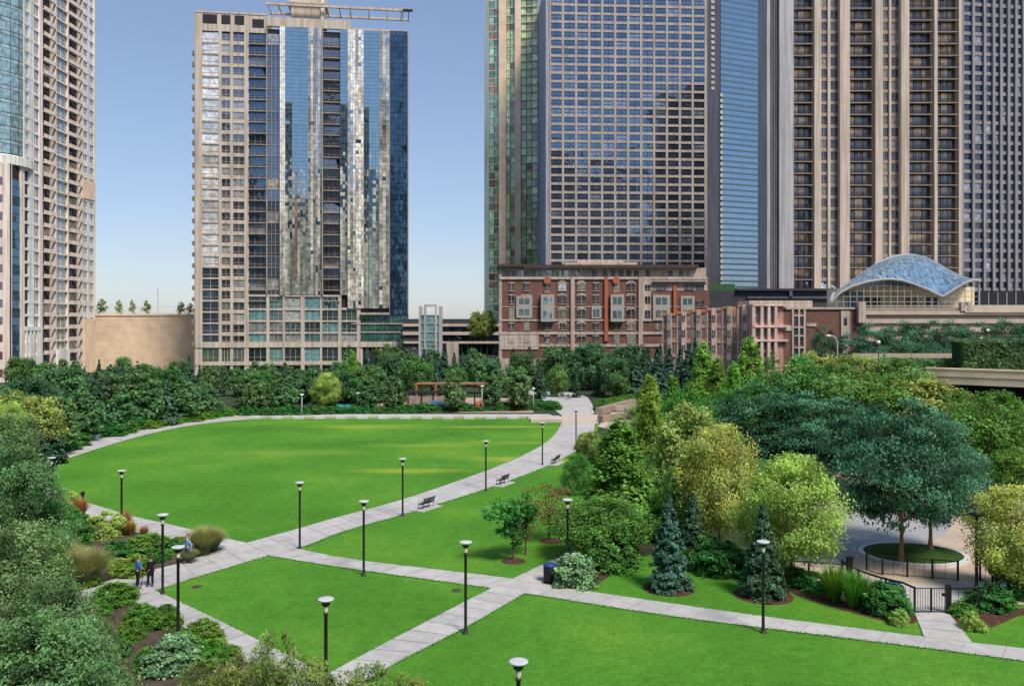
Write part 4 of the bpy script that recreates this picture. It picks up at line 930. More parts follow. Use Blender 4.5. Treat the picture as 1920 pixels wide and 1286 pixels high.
# balcony bay and glazed bay
B=[]
for zr in rows[4:]:
    B.append((f,U(467),U(499.5),zr)); 
balconies(root,B,[M['brown'],M['rail']],depth=.6)
W=[]
for zr in rows[4:]:
    W.append((f,U(467),U(499),zr+.05,zr+fl-.25,-1.0 if False else -.42,curtaincol(.12,.02,.05),))
    W.append((f,U(501.5),U(524),zr+.05,zr+fl-.1,-.1,curtaincol(.1,.04,.1)))
windows(root,W,M['g_blue'],M['brown'],name='bay_window',jit=.015,mull=2)
mb=MB()
f.box(mb,U(499.5),U(501.5),z_lo,ztg+.0,-.3,.55)
for zr in rows[4:]: f.box(mb,U(501.6),U(524),zr-.10,zr+.04,-.2,.05)
mb.build('bay_frame',M['brown'],root)
# faceted mirror glass: each vertical strip has its own turn, each pane its own slight tilt
strips=[(525,535,.55,.25),(535,548,.3,-.10),(548,563,.3,.02),(563,578,.3,.06),(578,592,.3,-.16),(592,604,.3,-.30),(638,652,.3,.03),(652,667,.55,.26),(667,682,.5,-.24),(682,692,.1,.12),(692,711,.3,.02),(711,730,.5,.20)]
W=[];WP=[]
for a,b,d,t in strips:
    lo=z_lo if b<655 else ZZ(578,237)
    zr=lo; pale=b in (535,592,604,667,682,730); wk=[RW.uniform(.35,.6) for _ in range(3)]  # pale strips and lower panes carry a painted stone reflection
    while zr<ztg-.5:
        m=min(zr+1.02,ztg-.3); hi=(zr-lo)/(ztg-lo); ns=3 if pale or hi<.62 else 1
        for q in range(ns):
            ua=U(a)+(U(b)-U(a))*q/ns; ub=U(a)+(U(b)-U(a))*(q+1)/ns
            wk[q]=min(.8,max(.2,wk[q]+RW.gauss(0,.07))); k=wk[q]*RW.uniform(.8,1.12)
            low=max(0,1-hi/.55)
            if b==535: k=RW.uniform(.8,1.0) if hi>.3 else k; c=(k,k*.97,k*.90); on=True
            elif pale: k*=1.25 if b in (667,682) else .95; c=(k,k*.96,k*.86); on=RW.random()>.05
            else: c=(k*.72,k*.78,k*.72); on=RW.random()<low*1.5
            if 548<=a<563 and .03<hi<.46 and q==1: c=(.48*k/.5,.25*k/.5,.14*k/.5); on=True  # orange streak of the reflection, painted into the middle panes
            if on: WP.append((f,ua+.02,ub-.02,zr+.02,m-.02,d,c,t*.22))
            else: kk=RW.uniform(.4,1.4); W.append((f,ua+.03,ub-.03,zr+.03,m-.03,d,(kk,kk,kk),t*.22))
        zr+=1.02
windows(root,W,M['g_curtain'],None,name='glass_panel',jit=.003)
windows(root,WP,M['g_pale'],None,name='reflection_tinted_panel',jit=.006)
mb=MB()
for a,b,d,t in strips:
    lo=z_lo if b<655 else ZZ(578,237)
    f.box(mb,U(a)-.03,U(a)+.03,lo,ztg-.3,-.2,d+.16,(.5,.5,.5))
mb.build('mullions',M['stone'],root)
W=[]
zr=ZZ(590,238)
while zr<ztg-.5:
    for a,b in ((731,739),(739,747),(747,756),(756,764)): W.append((f,U(a)+.03,U(b)-.03,zr+.04,zr+fl*.5-.04,.2,tuple(RW.uniform(.5,1.6) for _ in range(1))*3))
    zr+=fl*.5
windows(root,W,M['g_navy'],None,name='corner_glass',jit=.006)
mb=MB(); f.box(mb,U(764.2),U(766),ZZ(590,238),ztg,-20,.3); f.box(mb,U(730),U(731),ZZ(590,238),ztg,-.2,.5); mb.build('corner_mullion',M['brown'],root)
B=[(f,U(606),U(637),zr) for zr in rows[4:]]
balconies(root,B,[M['brown'],M['rail']],depth=.9)
W=[(f,U(606.5),U(636.5),zr+.05,zr+fl-.3,-.42,curtaincol(.15,.02,.06)) for zr in rows[4:]]
windows(root,W,M['g_win'],M['brown'],name='balcony_window',jit=.02,mull=2)
mb=MB(); f.box(mb,U(604),U(606),z_lo,ztg,-.3,.95); mb.build('pilaster',M['brown'],root)
# stone base grid
mb=MB(); zb=[ZZ(y,236) for y in (684,646,624,602,580,556)]
piers=[366,379,411,415,432,437,461,466,499,505,530,534,564,571,600,604,634,640,669,675]
for a,b in ((461,466),(499.5,505),(530,534),(564,571),(600,604),(634,640)): f.box(mb,U(a),U(b),0,z_lo,-.45,.12)
f.box(mb,U(669),U(676),0,ZZ(578,237),-.45,.12)
for zz in zb[1:-1]: f.box(mb,U(466),U(669),zz-.25,zz+.22,-.4,.06)
f.box(mb,U(466),U(640),z_lo-.5,z_lo+.05,-.4,.18); f.box(mb,U(640),U(676),ZZ(581,237),ZZ(577,237),-.4,.18)
f.box(mb,U(366),U(766),ZZ(651,236),ZZ(641,236),-.3,.22); f.box(mb,U(366),U(676),ZZ(684,236),ZZ(677,236),-.3,.16)
for a in (676,712,750): f.box(mb,U(a),U(a+4),0,ZZ(651,236),-1,-.1)
mb.build('base_frame',M['stoneT2'],root)
W=[]
cols=[(466,499.5),(505,530),(534,564),(571,600),(604,634),(640,669)]
zs=[2]+[ZZ(680,236)]+zb[1:]
for i in range(len(zs)-1):
    for a,b in cols:
        if a==640 and zs[i+1]>ZZ(577,237): continue
        W.append((f,U(a),U(b),zs[i]+.22,zs[i+1]-.25,-.25,tuple(c*kk for kk in [RW.uniform(.4,1.5)] for c in RW.choice([(.12,.25,.24),(.05,.07,.08),(.35,.35,.33),(.08,.12,.12)]))))
for a,b in ((379,411),(415,432),(437,461)): W.append((f,U(a),U(b),ZZ(677,236),ZZ(651,236),-.25,(.1,.12,.08)))
windows(root,W,M['g_teal'],M['stoneT2'],name='base_window',jit=.03,mull=2)
W=[]
for k,(y0,y1) in enumerate(((606,590),(622,608),(640,624))):
    for a in range(677,766,15): W.append((f,U(a)+.05,U(min(a+15,765))-.05,ZZ(y0,237),ZZ(y1,237),-.1,(.06,.14,.12)))
windows(root,W,M['g_teal'],M['dark'],name='podium_window',jit=.02)
mb=MB(); f.box(mb,U(660),U(766),ZZ(608,237),ZZ(606,237),-.3,.25); f.box(mb,U(676),U(766),ZZ(624,237),ZZ(622,237),-.3,.25); f.box(mb,U(676),U(730),ZZ(590,237),ZZ(586,237),-.3,1.2); mb.build('podium_slab',M['stone'],root)
# roof: parapet, penthouse, trellis
mb=MB(); f.box(mb,U(500),U(658),ztg-.35,ZZ(38,237),-.6,.25); f.box(mb,U(658),U(764),ztg-.3,ztg+.2,-.4,.1); mb.build('parapet',M['stoneT2'],root)
mb=MB(); f.box(mb,U(543),U(600),ZZ(40,240),ZZ(-20,240),-12,-3); f.box(mb,U(600),U(607),ZZ(40,240),ZZ(-20,240),-12,-2.4,(1.4,1.4,1.4)); f.box(mb,U(536),U(610),ZZ(11,240),ZZ(8,240),-13,-2.2); mb.build('penthouse',M['stoneT2'],root)
mb=MB(); zz=ZZ(20,240)
f.box(mb,U(497),U(770),zz,zz+.7,-1.5,-.9); f.box(mb,U(497),U(770),zz+.02,zz+.6,-9,-8.4)
for a in (500,520,612,635,655,690,725,752,766): f.box(mb,U(a),U(a+1.5),zz-.03,zz+.5,-9,-.8)
f.box(mb,U(755),U(774),zz+.1,zz+.3,-1.6,.8)
mb.build('trellis',M['stoneT2'],root)
mb=MB()
for a in (520,655,690,725,755): f.box(mb,U(a),U(a+1.2),ztg-.3,zz,-1.3,-1.0)
mb.build('trellis_post',M['brown'],root)
# side balconies seen edge-on at the left
for k,zr in enumerate(rows[:-1]):
    mb=MB(); mb.v=[];f.box(mb,-1.15,-.3,zr-.15,zr+.95,-4,-1.2); mb.build('side_balcony',M['brown'],root)

# ======== cream tower at the left edge: balcony side + curved glass bay
x0=-121.0; f=Fac((x0,205.6),(x0,247.6)); U=f.U
root=thing('apartment_tower','pink and white apartment tower with rows of dark balconies at the left edge','apartment tower',(x0,208.6,0)); zt=128
mb=MB(); f.box(mb,7,f.w,0,zt,-26,-1.6); mb.build('core',M['dark'],root)
fl=3.3; rows=[3+fl*i for i in range(38)]
e=[(45,75),(80,105),(105,128),(128,155),(155,178)]; e=[(U(a),U(b)) for a,b in e]
mb=MB()
for u in (e[0][0],e[0][1],e[1][1],e[2][1],e[3][1]): f.box(mb,u-.24,u+.24,0,zt,-1.7,.05)
f.box(mb,f.w-.6,f.w+.1,0,zt,-12,.05)
f.box(mb,e[0][1]+.35,e[1][0]+.1,0,zt,-1.7,.0)
for zr in rows:
    f.box(mb,e[2][0]+.35,e[2][1]-.35,zr-.3,zr+.12,-1.5,.0); 
mb.build('pink_frame',M['pink'],root)
mb=MB(); 
for zr in rows:
    f.box(mb,e[0][0]+.35,e[0][1]-.35,zr-.35,zr+.35,-1.5,-.1); f.box(mb,e[4][0]+.35,f.w-.6,zr-.5,zr+1.1,-1.5,-.1)
    um=(e[4][0]+f.w)/2; f.box(mb,um-.7,um+.7,zr+1.1,zr+fl-.5,-1.5,-.14)
    um=(e[0][0]+e[0][1])/2; f.box(mb,um-1.2,um+1.2,zr+.35,zr+fl-.35,-1.5,-.14)
mb.build('white_panels',M['white'],root)
B=[]
for zr in rows:
    for a,b in (e[1],e[3]): B.append((f,a+.36,b-.36,zr))
balconies(root,B,[M['pink'],M['pink']],depth=.25,rail='solid',railh=.8)
W=[]
for zr in rows[:-1]:
    for a,b in (e[1],e[3]): W.append((f,a+.4,b-.4,zr+.05,zr+fl-.3,-1.5,curtaincol(.1,.01,.03)))
windows(root,W,M['g_dim'],None,name='balcony_door')
W=[]
for zr in rows[:-1]:
    W.append((f,e[2][0]+.4,e[2][1]-.4,zr+.12,zr+fl-.3,-.5,(.28,.31,.27)))
    um=(e[0][0]+e[0][1])/2
    W.append((f,e[0][0]+.4,um-1.2,zr+.35,zr+fl-.35,-.4,(.10,.14,.2))); W.append((f,um+1.2,e[0][1]-.4,zr+.35,zr+fl-.35,-.4,(.10,.14,.2)))
    um=(e[4][0]+f.w)/2
    W.append((f,e[4][0]+.5,um-.7,zr+1.1,zr+fl-.5,-.3,(.1,.13,.15))); W.append((f,um+.7,f.w-.8,zr+1.1,zr+fl-.5,-.3,(.1,.13,.15)))
windows(root,W,M['g_win'],M['white'],name='window',mull=1)
# tan fluted bottom at the far end, pale shaft at the middle
mb=MB()
for k in range(7): u=e[4][0]+.4+k*(f.w-e[4][0]-1)/7; f.box(mb,u,u+.55,0,ZZ(603,245),-.05,.35)
f.box(mb,e[4][0]+.4,f.w,ZZ(603,245),ZZ(597,245),-.1,.3); f.box(mb,e[4][0]+.3,f.w,ZZ(375,245),ZZ(340,245),-.1,.12)
mb.build('tan_fluting',M['tan'],root)
mb=MB(); f.box(mb,e[2][0]+.1,e[2][1]-.1,0,ZZ(655,229),-.3,.5); f.box(mb,e[3][0],e[4][0],0,ZZ(690,237),-.3,.9); mb.build('white_plinth',M['white'],root)
mb=MB()
for k in range(4): u=e[0][0]+.6+k*1.7; f.box(mb,u,u+.8,0,ZZ(620,212),-.1,.2)
f.box(mb,e[0][0],e[0][1],ZZ(620,212),ZZ(612,212),-.2,.25); mb.build('white_fluting',M['white'],root)
# curved glass bay facing the park
cxb,cyb,rb=-129.6,211.8,8.6
mb=MB(); ledge=ZZ(288,204)
def arcpt(k,n,r): a=math.radians(-160+175*k/n); return (cxb+r*math.cos(a),cyb+r*math.sin(a))
n=12
zr=ledge+.6; k=0
arcs=[Fac(arcpt(i,n,rb),arcpt(i+1,n,rb)) for i in range(n)]
W=[]
while zr<zt:
    for i,fa in enumerate(arcs):
        W.append((fa,.06,fa.w-.06,zr+.1,zr+2.35,0,(.70,.74,.68) if i%4==3 else (.26,.36,.38))); W.append((fa,.06,fa.w-.06,zr+2.45,zr+fl-.05,0,(.34,.42,.42)))
    zr+=fl
windows(root,W,M['g_teal'],None,name='curved_glass',jit=.02)
mb=MB(); prof=[(rb-.3,ledge),(rb-.3,zt),(.01,zt)]; mb.lathe((cxb,cyb,0),prof,32); mb.build('bay_core',M['dark'],root)
mb=MB(); mb.lathe((cxb,cyb,0),[(rb-.3,ledge-2.2),(rb+.9,ledge-2.0),(rb+.9,ledge+.1),(rb-.2,ledge+.5)],36)
mb.build('stone_ledge',M['white'],root)
f2=Fac((-142,205.4),(-120.9,205.4)); 
mb=MB(); f2.box(mb,0,f2.w-.4,0,ledge-2.1,-8,-.4); mb.build('lower_core',M['dark'],root)
mb=MB(); U2=f2.U
f2.box(mb,0,f2.w,0,ledge-2.1,-1,.2); f.box(mb,-.1,.35,0,ledge-2.1,-1.5,.1); f.box(mb,U(38),U(45),0,ledge-2.1,-1.5,.12)
mb.build('lower_wall',M['pink'],root)
W=[]
for i in range(26):
    z=1+i*2.1
    if z+2<ZZ(320,205): W.append((f,.4,U(38),z+.05,z+2.0,-.1,(.05,.10,.14))); 
    if i%2==0 and z+2<ZZ(330,205): W.append((f2,U2(0),U2(6),z+.3,z+2.2,.24,(.22,.08,.08)))
windows(root,W,M['g_blue'],None,name='bay_window',jit=.02)

# ======== tan retaining wall of the upper street
f=Fac((XX(150,260),260),(XX(372,260),260)); root=thing('retaining_wall','tall plain tan wall between the pink tower and the stone tower','wall',(f.o.x,f.o.y,0))
body(root,f,0,ZZ(592,260),3,M['tan'],'wall',0)
mb=MB(); f.box(mb,0,f.w,ZZ(592,260),ZZ(588.5,260),-3.2,.25,(1.15,1.1,1.05)); mb.build('coping',M['tan'],root)
mb=MB()
for k in range(9): z=3+k*2; f.box(mb,0,f.w,z,z+.05,0,.03,(.8,.8,.8))
mb.build('board_joint',M['tan'],root)
t=MB(); x=XX(296,262); t.tube([(x,262,ZZ(592,262)),(x,262,ZZ(540,262))],.08,6); tag(t.build('flag_pole',M['pale']),'thin bare pole on top of the tan wall','pole')

# ======== low dark building and glass lift tower
f=Fac((XX(755,232),232),(XX(945,232),232)); root=thing('low_building','low dark building between the stone tower and the brick block','building',(f.o.x,f.o.y,0)); U=f.U
body(root,f,0,ZZ(598,232),14,M['darkroof'],'wall')
mb=MB()
for y0,y1 in ((612,607),(628,622),(644,640)): f.box(mb,0,f.w,ZZ(y0,232),ZZ(y1,232),-.5,.1,(1.5,1.5,1.5))
mb.build('slab',M['brown'],root)
W=[]
for y0,y1 in ((622,612),(640,628),(664,645)):
    for a in range(830,940,12): W.append((f,U(a)+.1,U(a+12)-.1,ZZ(y0,232),ZZ(y1,232),-.35,(.03,.04,.05)))
windows(root,W,M['g_navy'],None)
mb=MB(); f.box(mb,U(838),U(860),0,ZZ(640,232),-.5,1.5); mb.build('side_block',M['stone'],root)
f=Fac((XX(784,205),205),(XX(827,205),205)); root=thing('lift_tower','pale framed glass lift tower beside the low dark building','lift tower',(f.o.x,f.o.y,0)); U=f.U
mb=MB()
for a,b,yt in ((785,789,574),(795,799,571),(815,819,571),(823,827,574)): f.box(mb,U(a),U(b),0,ZZ(yt,205),-.4,.0)
for a,b,yt in ((785,789,574),(823,827,574)): f.box(mb,U(a),U(b),0,ZZ(yt,205),-4.4,-4.0)
f.box(mb,U(799),U(815),ZZ(575,205),ZZ(571,205),-.38,-.02)
for y in (590,606,622,638,654): f.box(mb,U(789),U(823),ZZ(y+1.3,205),ZZ(y,205),-.35,-.05)
mb.build('frame',M['pale'],root)
W=[]
for i,y in enumerate((590,606,622,638,654)):
    for a,b in ((789,795),(799,815),(819,823)): W.append((f,U(a),U(b),ZZ(y+16,205),ZZ(y+1.4,205),-.25,(.2,.33,.33)))
windows(root,W,M['g_teal'],None,name='glass_panel',jit=.02)

# ======== green glass and beige tower behind
f=Fac((XX(909,330),330),(XX(1030,326),326)); root=thing('apartment_tower','green glass apartment tower with two beige piers, behind the grid-fronted tower','apartment tower',(f.o.x,f.o.y,0)); U=f.U; zt=150
body(root,f,0,zt,24,M['dark'],'core')
mb=MB(); f.box(mb,U(936),U(949),0,zt,-.5,.9); f.box(mb,U(966),U(977),0,zt,-.5,.9); mb.build('pier',M['tan'],root)
mb=MB(); f.box(mb,-.2,U(917),0,zt,-12,.1,(.75,.95,.9)); f.box(mb,U(1008),U(1010),0,zt,-.5,.2); mb.build('corner_wall',M['pale'],root)
fl=3.0; W=[]; mb=MB(); B=[]
for i in range(1,49):
    z=i*fl
    for a,b,c in ((917,926.5,(.35,.6,.55)),(926.5,936,(.2,.42,.36)),(949,957,(.6,.75,.45)),(957,966,(.45,.6,.4)),(977,987,(.5,.68,.35)),(987,997,(.5,.55,.25)),(997,1008,(.6,.7,.4))):
        k=RW.uniform(.4,1.5); 
        if RW.random()<.25: c=(.35,.22,.15)
        W.append((f,U(a)+.12,U(b)-.12,z+.3,z+fl-.12,-.1,tuple(x*k for x in c)))
    for a,b in ((917,936),(949,966),(977,1008)): f.box(mb,U(a),U(b),z-.12,z+.3,-.3,.0 if b<1000 else .35)
windows(root,W,M['g_green'],None,jit=.02)
mb.build('slab',M['beige'],root)
mb=MB(); 
f.box(mb,U(1010),U(1029),0,zt,-.5,.0,(.2,.29,.36)); mb.build('blue_wall',M['g_teal'],root)

# ======== grid fronted tower
f=Fac((XX(1024,300),300),(XX(1326,303.5),303.5)); root=thing('office_tower','tall tower with a square concrete window grid, twelve bays wide, behind the brick block','tower',(f.o.x,f.o.y,0)); U=f.U; zt=133
body(root,f,0,zt,30,M['dark'],'core')
n=12; ua,ub=U(1031),U(1323); pit=(ub-ua)/n; W=[]; mb=MB()
f.box(mb,-.1,ua,0,zt,-30,-.0)
for i in range(n+1):
    u=ua+i*pit; f.box(mb,u-.40,u+.40 if i<n else f.w,0,zt,-.5,.0)
fl=3.0; nr=int(zt/fl)
for k in range(8,nr):
    f.box(mb,ua+.42,ub-.42,k*fl-.50,k*fl+.36,-.5,-.06)
mb.build('grid_frame',M['conc'],root)
for k in range(8,nr-0):
    for i in range(n):
        u=ua+i*pit; z0=k*fl+.42; z1=(k+1)*fl-.52
        W.append((f,u+.40,u+pit-.40,z0,z1,-.34,(lambda q:(q[0],q[1]*1.15,q[2]*1.5))(curtaincol(.16,.03,.09,(.20,.19,.17)))))
windows(root,W,M['g_blue'],M['dark'],jit=.01,mull=1)
mb=MB(); mb.v=[]; f.box(mb,-.15,ua-.6,0,zt,-28,.06,(.75,.85,1.0)); mb.build('chamfer_wall',M['pale'],root)

# ======== banded blue glass tower
f=Fac((XX(1322,350),350),(XX(1432,362),362)); root=thing('glass_tower','blue glass tower with fine horizontal bands, between the grid tower and the pale wall','tower',(f.o.x,f.o.y,0)); U=f.U; zt=170
body(root,f,0,zt,24,M['dark'],'core')
W=[]; mb=MB(); bd=2.37; k=1; m2=MB()
while k*bd<zt:
    z=k*bd
    W.append((f,U(1351),f.w,z+.75,z+bd-.03,0,tuple(RW.uniform(.8,1.2) for _ in range(1))*3)); f.box(mb,U(1351),f.w,z,z+.72,-.3,.08)
    if z<ZZ(180,355): f.box(m2,U(1349.5),U(1353.5),z+.6,z+1.9,-.2,.5,(1.3,1.25,1.1))
    else: f.box(m2,U(1333),U(1339),z+.6,z+1.9,-.2,.3,(1.1,1.0,.9))
    k+=1
W2=[]
for w in W:
    u0,u1=w[1],w[2]; nn=4
    for j in range(nn): W2.append((w[0],u0+(u1-u0)*j/nn+.02,u0+(u1-u0)*(j+1)/nn-.02,w[3],w[4],.02,tuple(c*kk for kk in [RW.uniform(.8,1.2)] for c in w[6])))
windows(root,W2,M['g_swiss'],None,name='glass_band',jit=.006)
mb.build('facade_grid',M['facade_grid'],root); m2.build('corner_strip',M['pale'],root)
mb=MB()
f.box(mb,0,U(1350),0,zt,-.5,-.0,(.28,.32,.40)); mb.build('shaded_corner_wall',M['dpier'],root)  # the corner's shade put into a dark wall tint

# ======== big piered tower, right
f=Fac((XX(1437,235),235),(XX(1800,235),235)); root=thing('apartment_tower','broad apartment tower with tall pale piers and four dark balcony stacks behind the glass dome','apartment tower',(f.o.x,f.o.y,0)); U=f.U; zt=112
mb=MB(); f.box(mb,U(1444),f.w,0,zt,-8,-1.7); f.box(mb,U(1500),f.w,0,zt,-26,-1.7); mb.build('core',M['dark'],root)
mb=MB(); f.box(mb,U(1437),U(1443),0,zt,-8.2,.6); f.box(mb,U(1460),U(1487),0,zt,-3,.6); mb.build('blank_wall',M['pale'],root)
mb=MB()
for a in range(1443,1460,3): f.box(mb,U(a),U(a)+.16,0,zt,-1.8,-.1,(1,1,1))
mb.build('thin_fins',M['dpier'],root)
mb=MB()
for a,b,d in ((1525,1538,.9),(1572,1590,1.3),(1638,1652,1.3),(1686,1701,1.3),(1749,1755,.9),(1796,1801,.6)): f.box(mb,U(a),U(b),0,zt,-1.7,d)
f.box(mb,U(1552),U(1557),0,zt,-1.7,.1); f.box(mb,U(1667),U(1671),0,zt,-1.7,.1)
mb.build('pier',M['pier'],root)
fl=3.24; rows=[10+fl*i for i in range(32)]; B=[]; W=[]; mb=MB()
for z in rows:
    for a,b in ((1487,1525),(1590,1638),(1701,1749),(1755,1796)):
        B.append((f,U(a),U(b),z)); 
        uu=U(a); m=3 
        for j in range(m): W.append((f,U(a)+(U(b)-U(a))*j/m+.1,U(a)+(U(b)-U(a))*(j+1)/m-.1,z+.05,z+fl-.35,-1.5,curtaincol(.5,.03,.09,(.30,.22,.14))))
    for a,b in ((1538,1552),(1557,1572),(1652,1667),(1671,1686)):
        f.box(mb,U(a),U(b),z-.45,z+.5,-1.7,-.3); W.append((f,U(a)+.05,U(b)-.05,z+.5,z+fl-.45,-.5,curtaincol(.3,.03,.07,(.3,.27,.22))))
mb.build('facade_grid',M['brown'],root)
balconies(root,B,[M['brown'],M['rail']],depth=.5,railh=1.0)
windows(root,W,M['g_dim'],M['brown'],jit=.015,mull=1)
# ======== dark piered tower at the right edge
f=Fac((XX(1797,268),268),(XX(1990,274),274)); root=thing('office_tower','dark blue-grey tower with thin vertical piers at the right edge','tower',(f.o.x,f.o.y,0)); U=f.U; zt=128
body(root,f,0,zt,24,M['dark'],'core',-.8)
mb=MB(); piers=[1803,1824,1845,1862]+list(range(1876,1990,14))
for a in piers: f.box(mb,U(a)-.45,U(a)+.45,0,zt,-.9,.5)
mb.build('pier',M['dpier'],root)
W=[]; mb=MB(); edges=[1797]+piers
for z in [12+3.1*i for i in range(38)]:
    for a,b in zip(piers,piers[1:]):
        f.box(mb,U(a)+.46,U(b)-.46,z-.4,z+.7,-.9,-.1); W.append((f,U(a)+.46,U(b)-.46,z+.7,z+2.7,-.35,(lambda q:(q[0],q[1]*1.1,q[2]*1.5))(curtaincol(.1,.02,.06))))
windows(root,W,M['g_dim'],None,jit=.015); mb.build('facade_grid',M['dpier'],root)

# ======== brick block
D=200; f=Fac((XX(936,D),D),(XX(1330,D),D)); root=thing('brick_building','red brick apartment block with cream bands, orange strips and a dark cornice, centre','apartment block',(f.o.x,f.o.y,0)); U=f.U
Z=lambda y:ZZ(y,D)
body(root,f,0,Z(522),14,M['brick'],'wall',0)
mb=MB(); f.box(mb,.3,U(1325),Z(522),Z(502),-13.5,-.6); f.box(mb,-.1,U(941),0,Z(500),-14,.1); mb.build('upper_wall',M['cream'],root)
mb=MB(); f.box(mb,-.6,U(982),Z(501),Z(495.5),-14,1.2); f.box(mb,U(982),U(1308),Z(503),Z(497),-14,1.0); mb.build('cornice',M['cornice'],root)
mb=MB(); f.box(mb,U(1060),U(1200),Z(497),Z(490),-12,-4,(1.1,1.05,1)); f.box(mb,U(1085),U(1175),Z(490),Z(485),-11,-5,(1.1,1.05,1)); mb.build('roof_pavilion',M['cream'],root)
mb=MB()
f.box(mb,U(936),U(1326),Z(524),Z(519),-.3,.35)
for a,b in ((1070,1077),(1197,1205)): f.box(mb,U(a),U(b),0,Z(519),-.2,.45)
f.box(mb,U(936),U(1326),Z(602),Z(599),-.2,.2); f.box(mb,U(936),U(1326),Z(576),Z(574.5),-.2,.12)
f.box(mb,U(936),U(1326),Z(627),Z(622),-.2,.3); f.box(mb,U(936),U(1010),Z(655),Z(627),-.2,.22)
f.box(mb,U(936),U(1330),Z(650),Z(645),-.2,.24); f.box(mb,U(936),U(1330),Z(720),Z(672),-.2,.24)
f.box(mb,U(1205),U(1220),Z(602),Z(524),-.2,.3); f.box(mb,U(1205),U(1326),Z(532),Z(524.2),-.2,.25); f.box(mb,U(1220),U(1326),Z(545),Z(532),-.2,.12)
mb.build('cream_band',M['cream'],root)
mb=MB(); f.box(mb,U(1222),U(1322),Z(531),Z(528),-.2,.9); mb.build('awning_slab',M['cornice'],root)
W=[];FR=[]
def win(a,b,y0,y1,d=.03,c=None): W.append((f,U(a),U(b),Z(y1),Z(y0),d,c or curtaincol(.25,.03,.08,(.4,.42,.36))))
for a in (952,964,976,988,1000,1012,1030,1048,1062,1084,1098,1115,1135,1150,1165,1180,1194,1216,1243,1258,1278,1290): win(a-4,a+4,507,518,-.55)
colsx=[(959,'w'),(987,'w'),(1026,'b'),(1054,'a'),(1090,'a'),(1117,'w'),(1156,'b'),(1183,'a')]
mbt=MB()
for cx,k in colsx:
    for i,(y0,y1) in enumerate(((531,545),(554,570),(580,597),(606,618),(630,642))):
        if k=='b' and i in (1,2): continue
        w=5 if k!='a' else 7.5
        if cx==987 and i in (1,2): w=9
        win(cx-w,cx+w,y0,y1,.14)
        f.box(mbt,U(cx-w-1),U(cx+w+1),Z(y1+1.2),Z(y1),0,.22); f.box(mbt,U(cx-w-1),U(cx+w+1),Z(y0),Z(y0-1.5),0,.2)
        if k=='a':     # arched head
            for q in range(7):
                t0=math.pi*q/7; t1=math.pi*(q+1)/7; r_=w+1.5
                P=f.P; c0=U(cx); ru=(U(cx+r_)-U(cx)); zc=Z(y0+2)
                pts=[P(c0+ru*math.cos(t0),.23,zc+ru*.75*math.sin(t0)),P(c0+ru*math.cos(t1),.23,zc+ru*.75*math.sin(t1)),P(c0+ru*.75*math.cos(t1),.23,zc+ru*.5*math.sin(t1)),P(c0+ru*.75*math.cos(t0),.23,zc+ru*.5*math.sin(t0))]
                mbt.face(pts[::-1] if False else pts)
for cx in (1240,1292):
    for y0,y1 in ((534,544),(556,573),(580,597)): win(cx-9,cx+9,y0,y1,.2,(.16,.2,.22))
for cx in (1214,): 
    for y0,y1 in ((534,545),(556,570),(582,596)): win(cx-5,cx+5,y0,y1,.34,(.03,.04,.07))
for cx in (1232,1262,1282,1312,1230,1265): win(cx-3,cx+3,606,618,.14)
for cx in (1312,): 
    for y0,y1 in ((534,544),(562,575)): win(cx-8,cx+8,y0,y1,.16,(.03,.03,.03))
mbt.build('window_trim',M['cream'],root)
windows(root,W,M['g_win'],M['cream'],cap=100,jit=.02,mull=1)
for a,b,y0,y1 in ((1014,1039,552,603),(1144,1169,552,603),(968,998,555,596),(1224,1256,553,601),(1276,1302,555,598),(1109,1127,573,597)):
    mb=MB(); d=1.3 if b-a<26 and a>1000 and y1==603 else .35
    f.box(mb,U(a),U(b),Z(y1),Z(y0),-.1,d)
    o=mb.build('bay_window',M['baywhite'],root); hh=(Z(y0)-Z(y1)); 
    for q in range(2 if hh>4 else 1):
        z0=Z(y1)+hh*(.5*q if hh>4 else 0)+hh*.12; z1=z0+(hh*.28 if hh>4 else hh*.6)
        for s_ in (0,1):
            m2=MB(); ua_=U(a)+(U(b)-U(a))*(.16+.36*s_); f.quad(m2,ua_,ua_+(U(b)-U(a))*.30,z0,z1,d+.02,0,0,(.14,.2,.2)); m2.build('pane',M['g_win'],o)

for a,b,y0,y1 in ((1133,1140,519,640),(1262,1268,532,592)):
    mb=MB(); f.box(mb,U(a),U(b),Z(y1),Z(y0),-.1,.55); mb.build('orange_strip',M['orange'],root)
for cx in (1026,1155):
    mb=MB(); c=f.P(U(cx),.1,Z(526)); n0=14
    P0=[f.P(U(cx)+.85*math.cos(2*math.pi*k/n0),.5,Z(526)+.85*math.sin(2*math.pi*k/n0)) for k in range(n0)]; mb.face(P0); f.box(mb,U(cx-5),U(cx+5),Z(530),Z(527),0,.4); f.box(mb,U(cx-6),U(cx+6),Z(551),Z(547),0,1.25)
    mb.build('orange_roundel',M['orange'],root)
mb=MB(); f.box(mb,U(1082),U(1100),Z(656),Z(651),0,1.5); mb.build('awning',M['orange'],root)

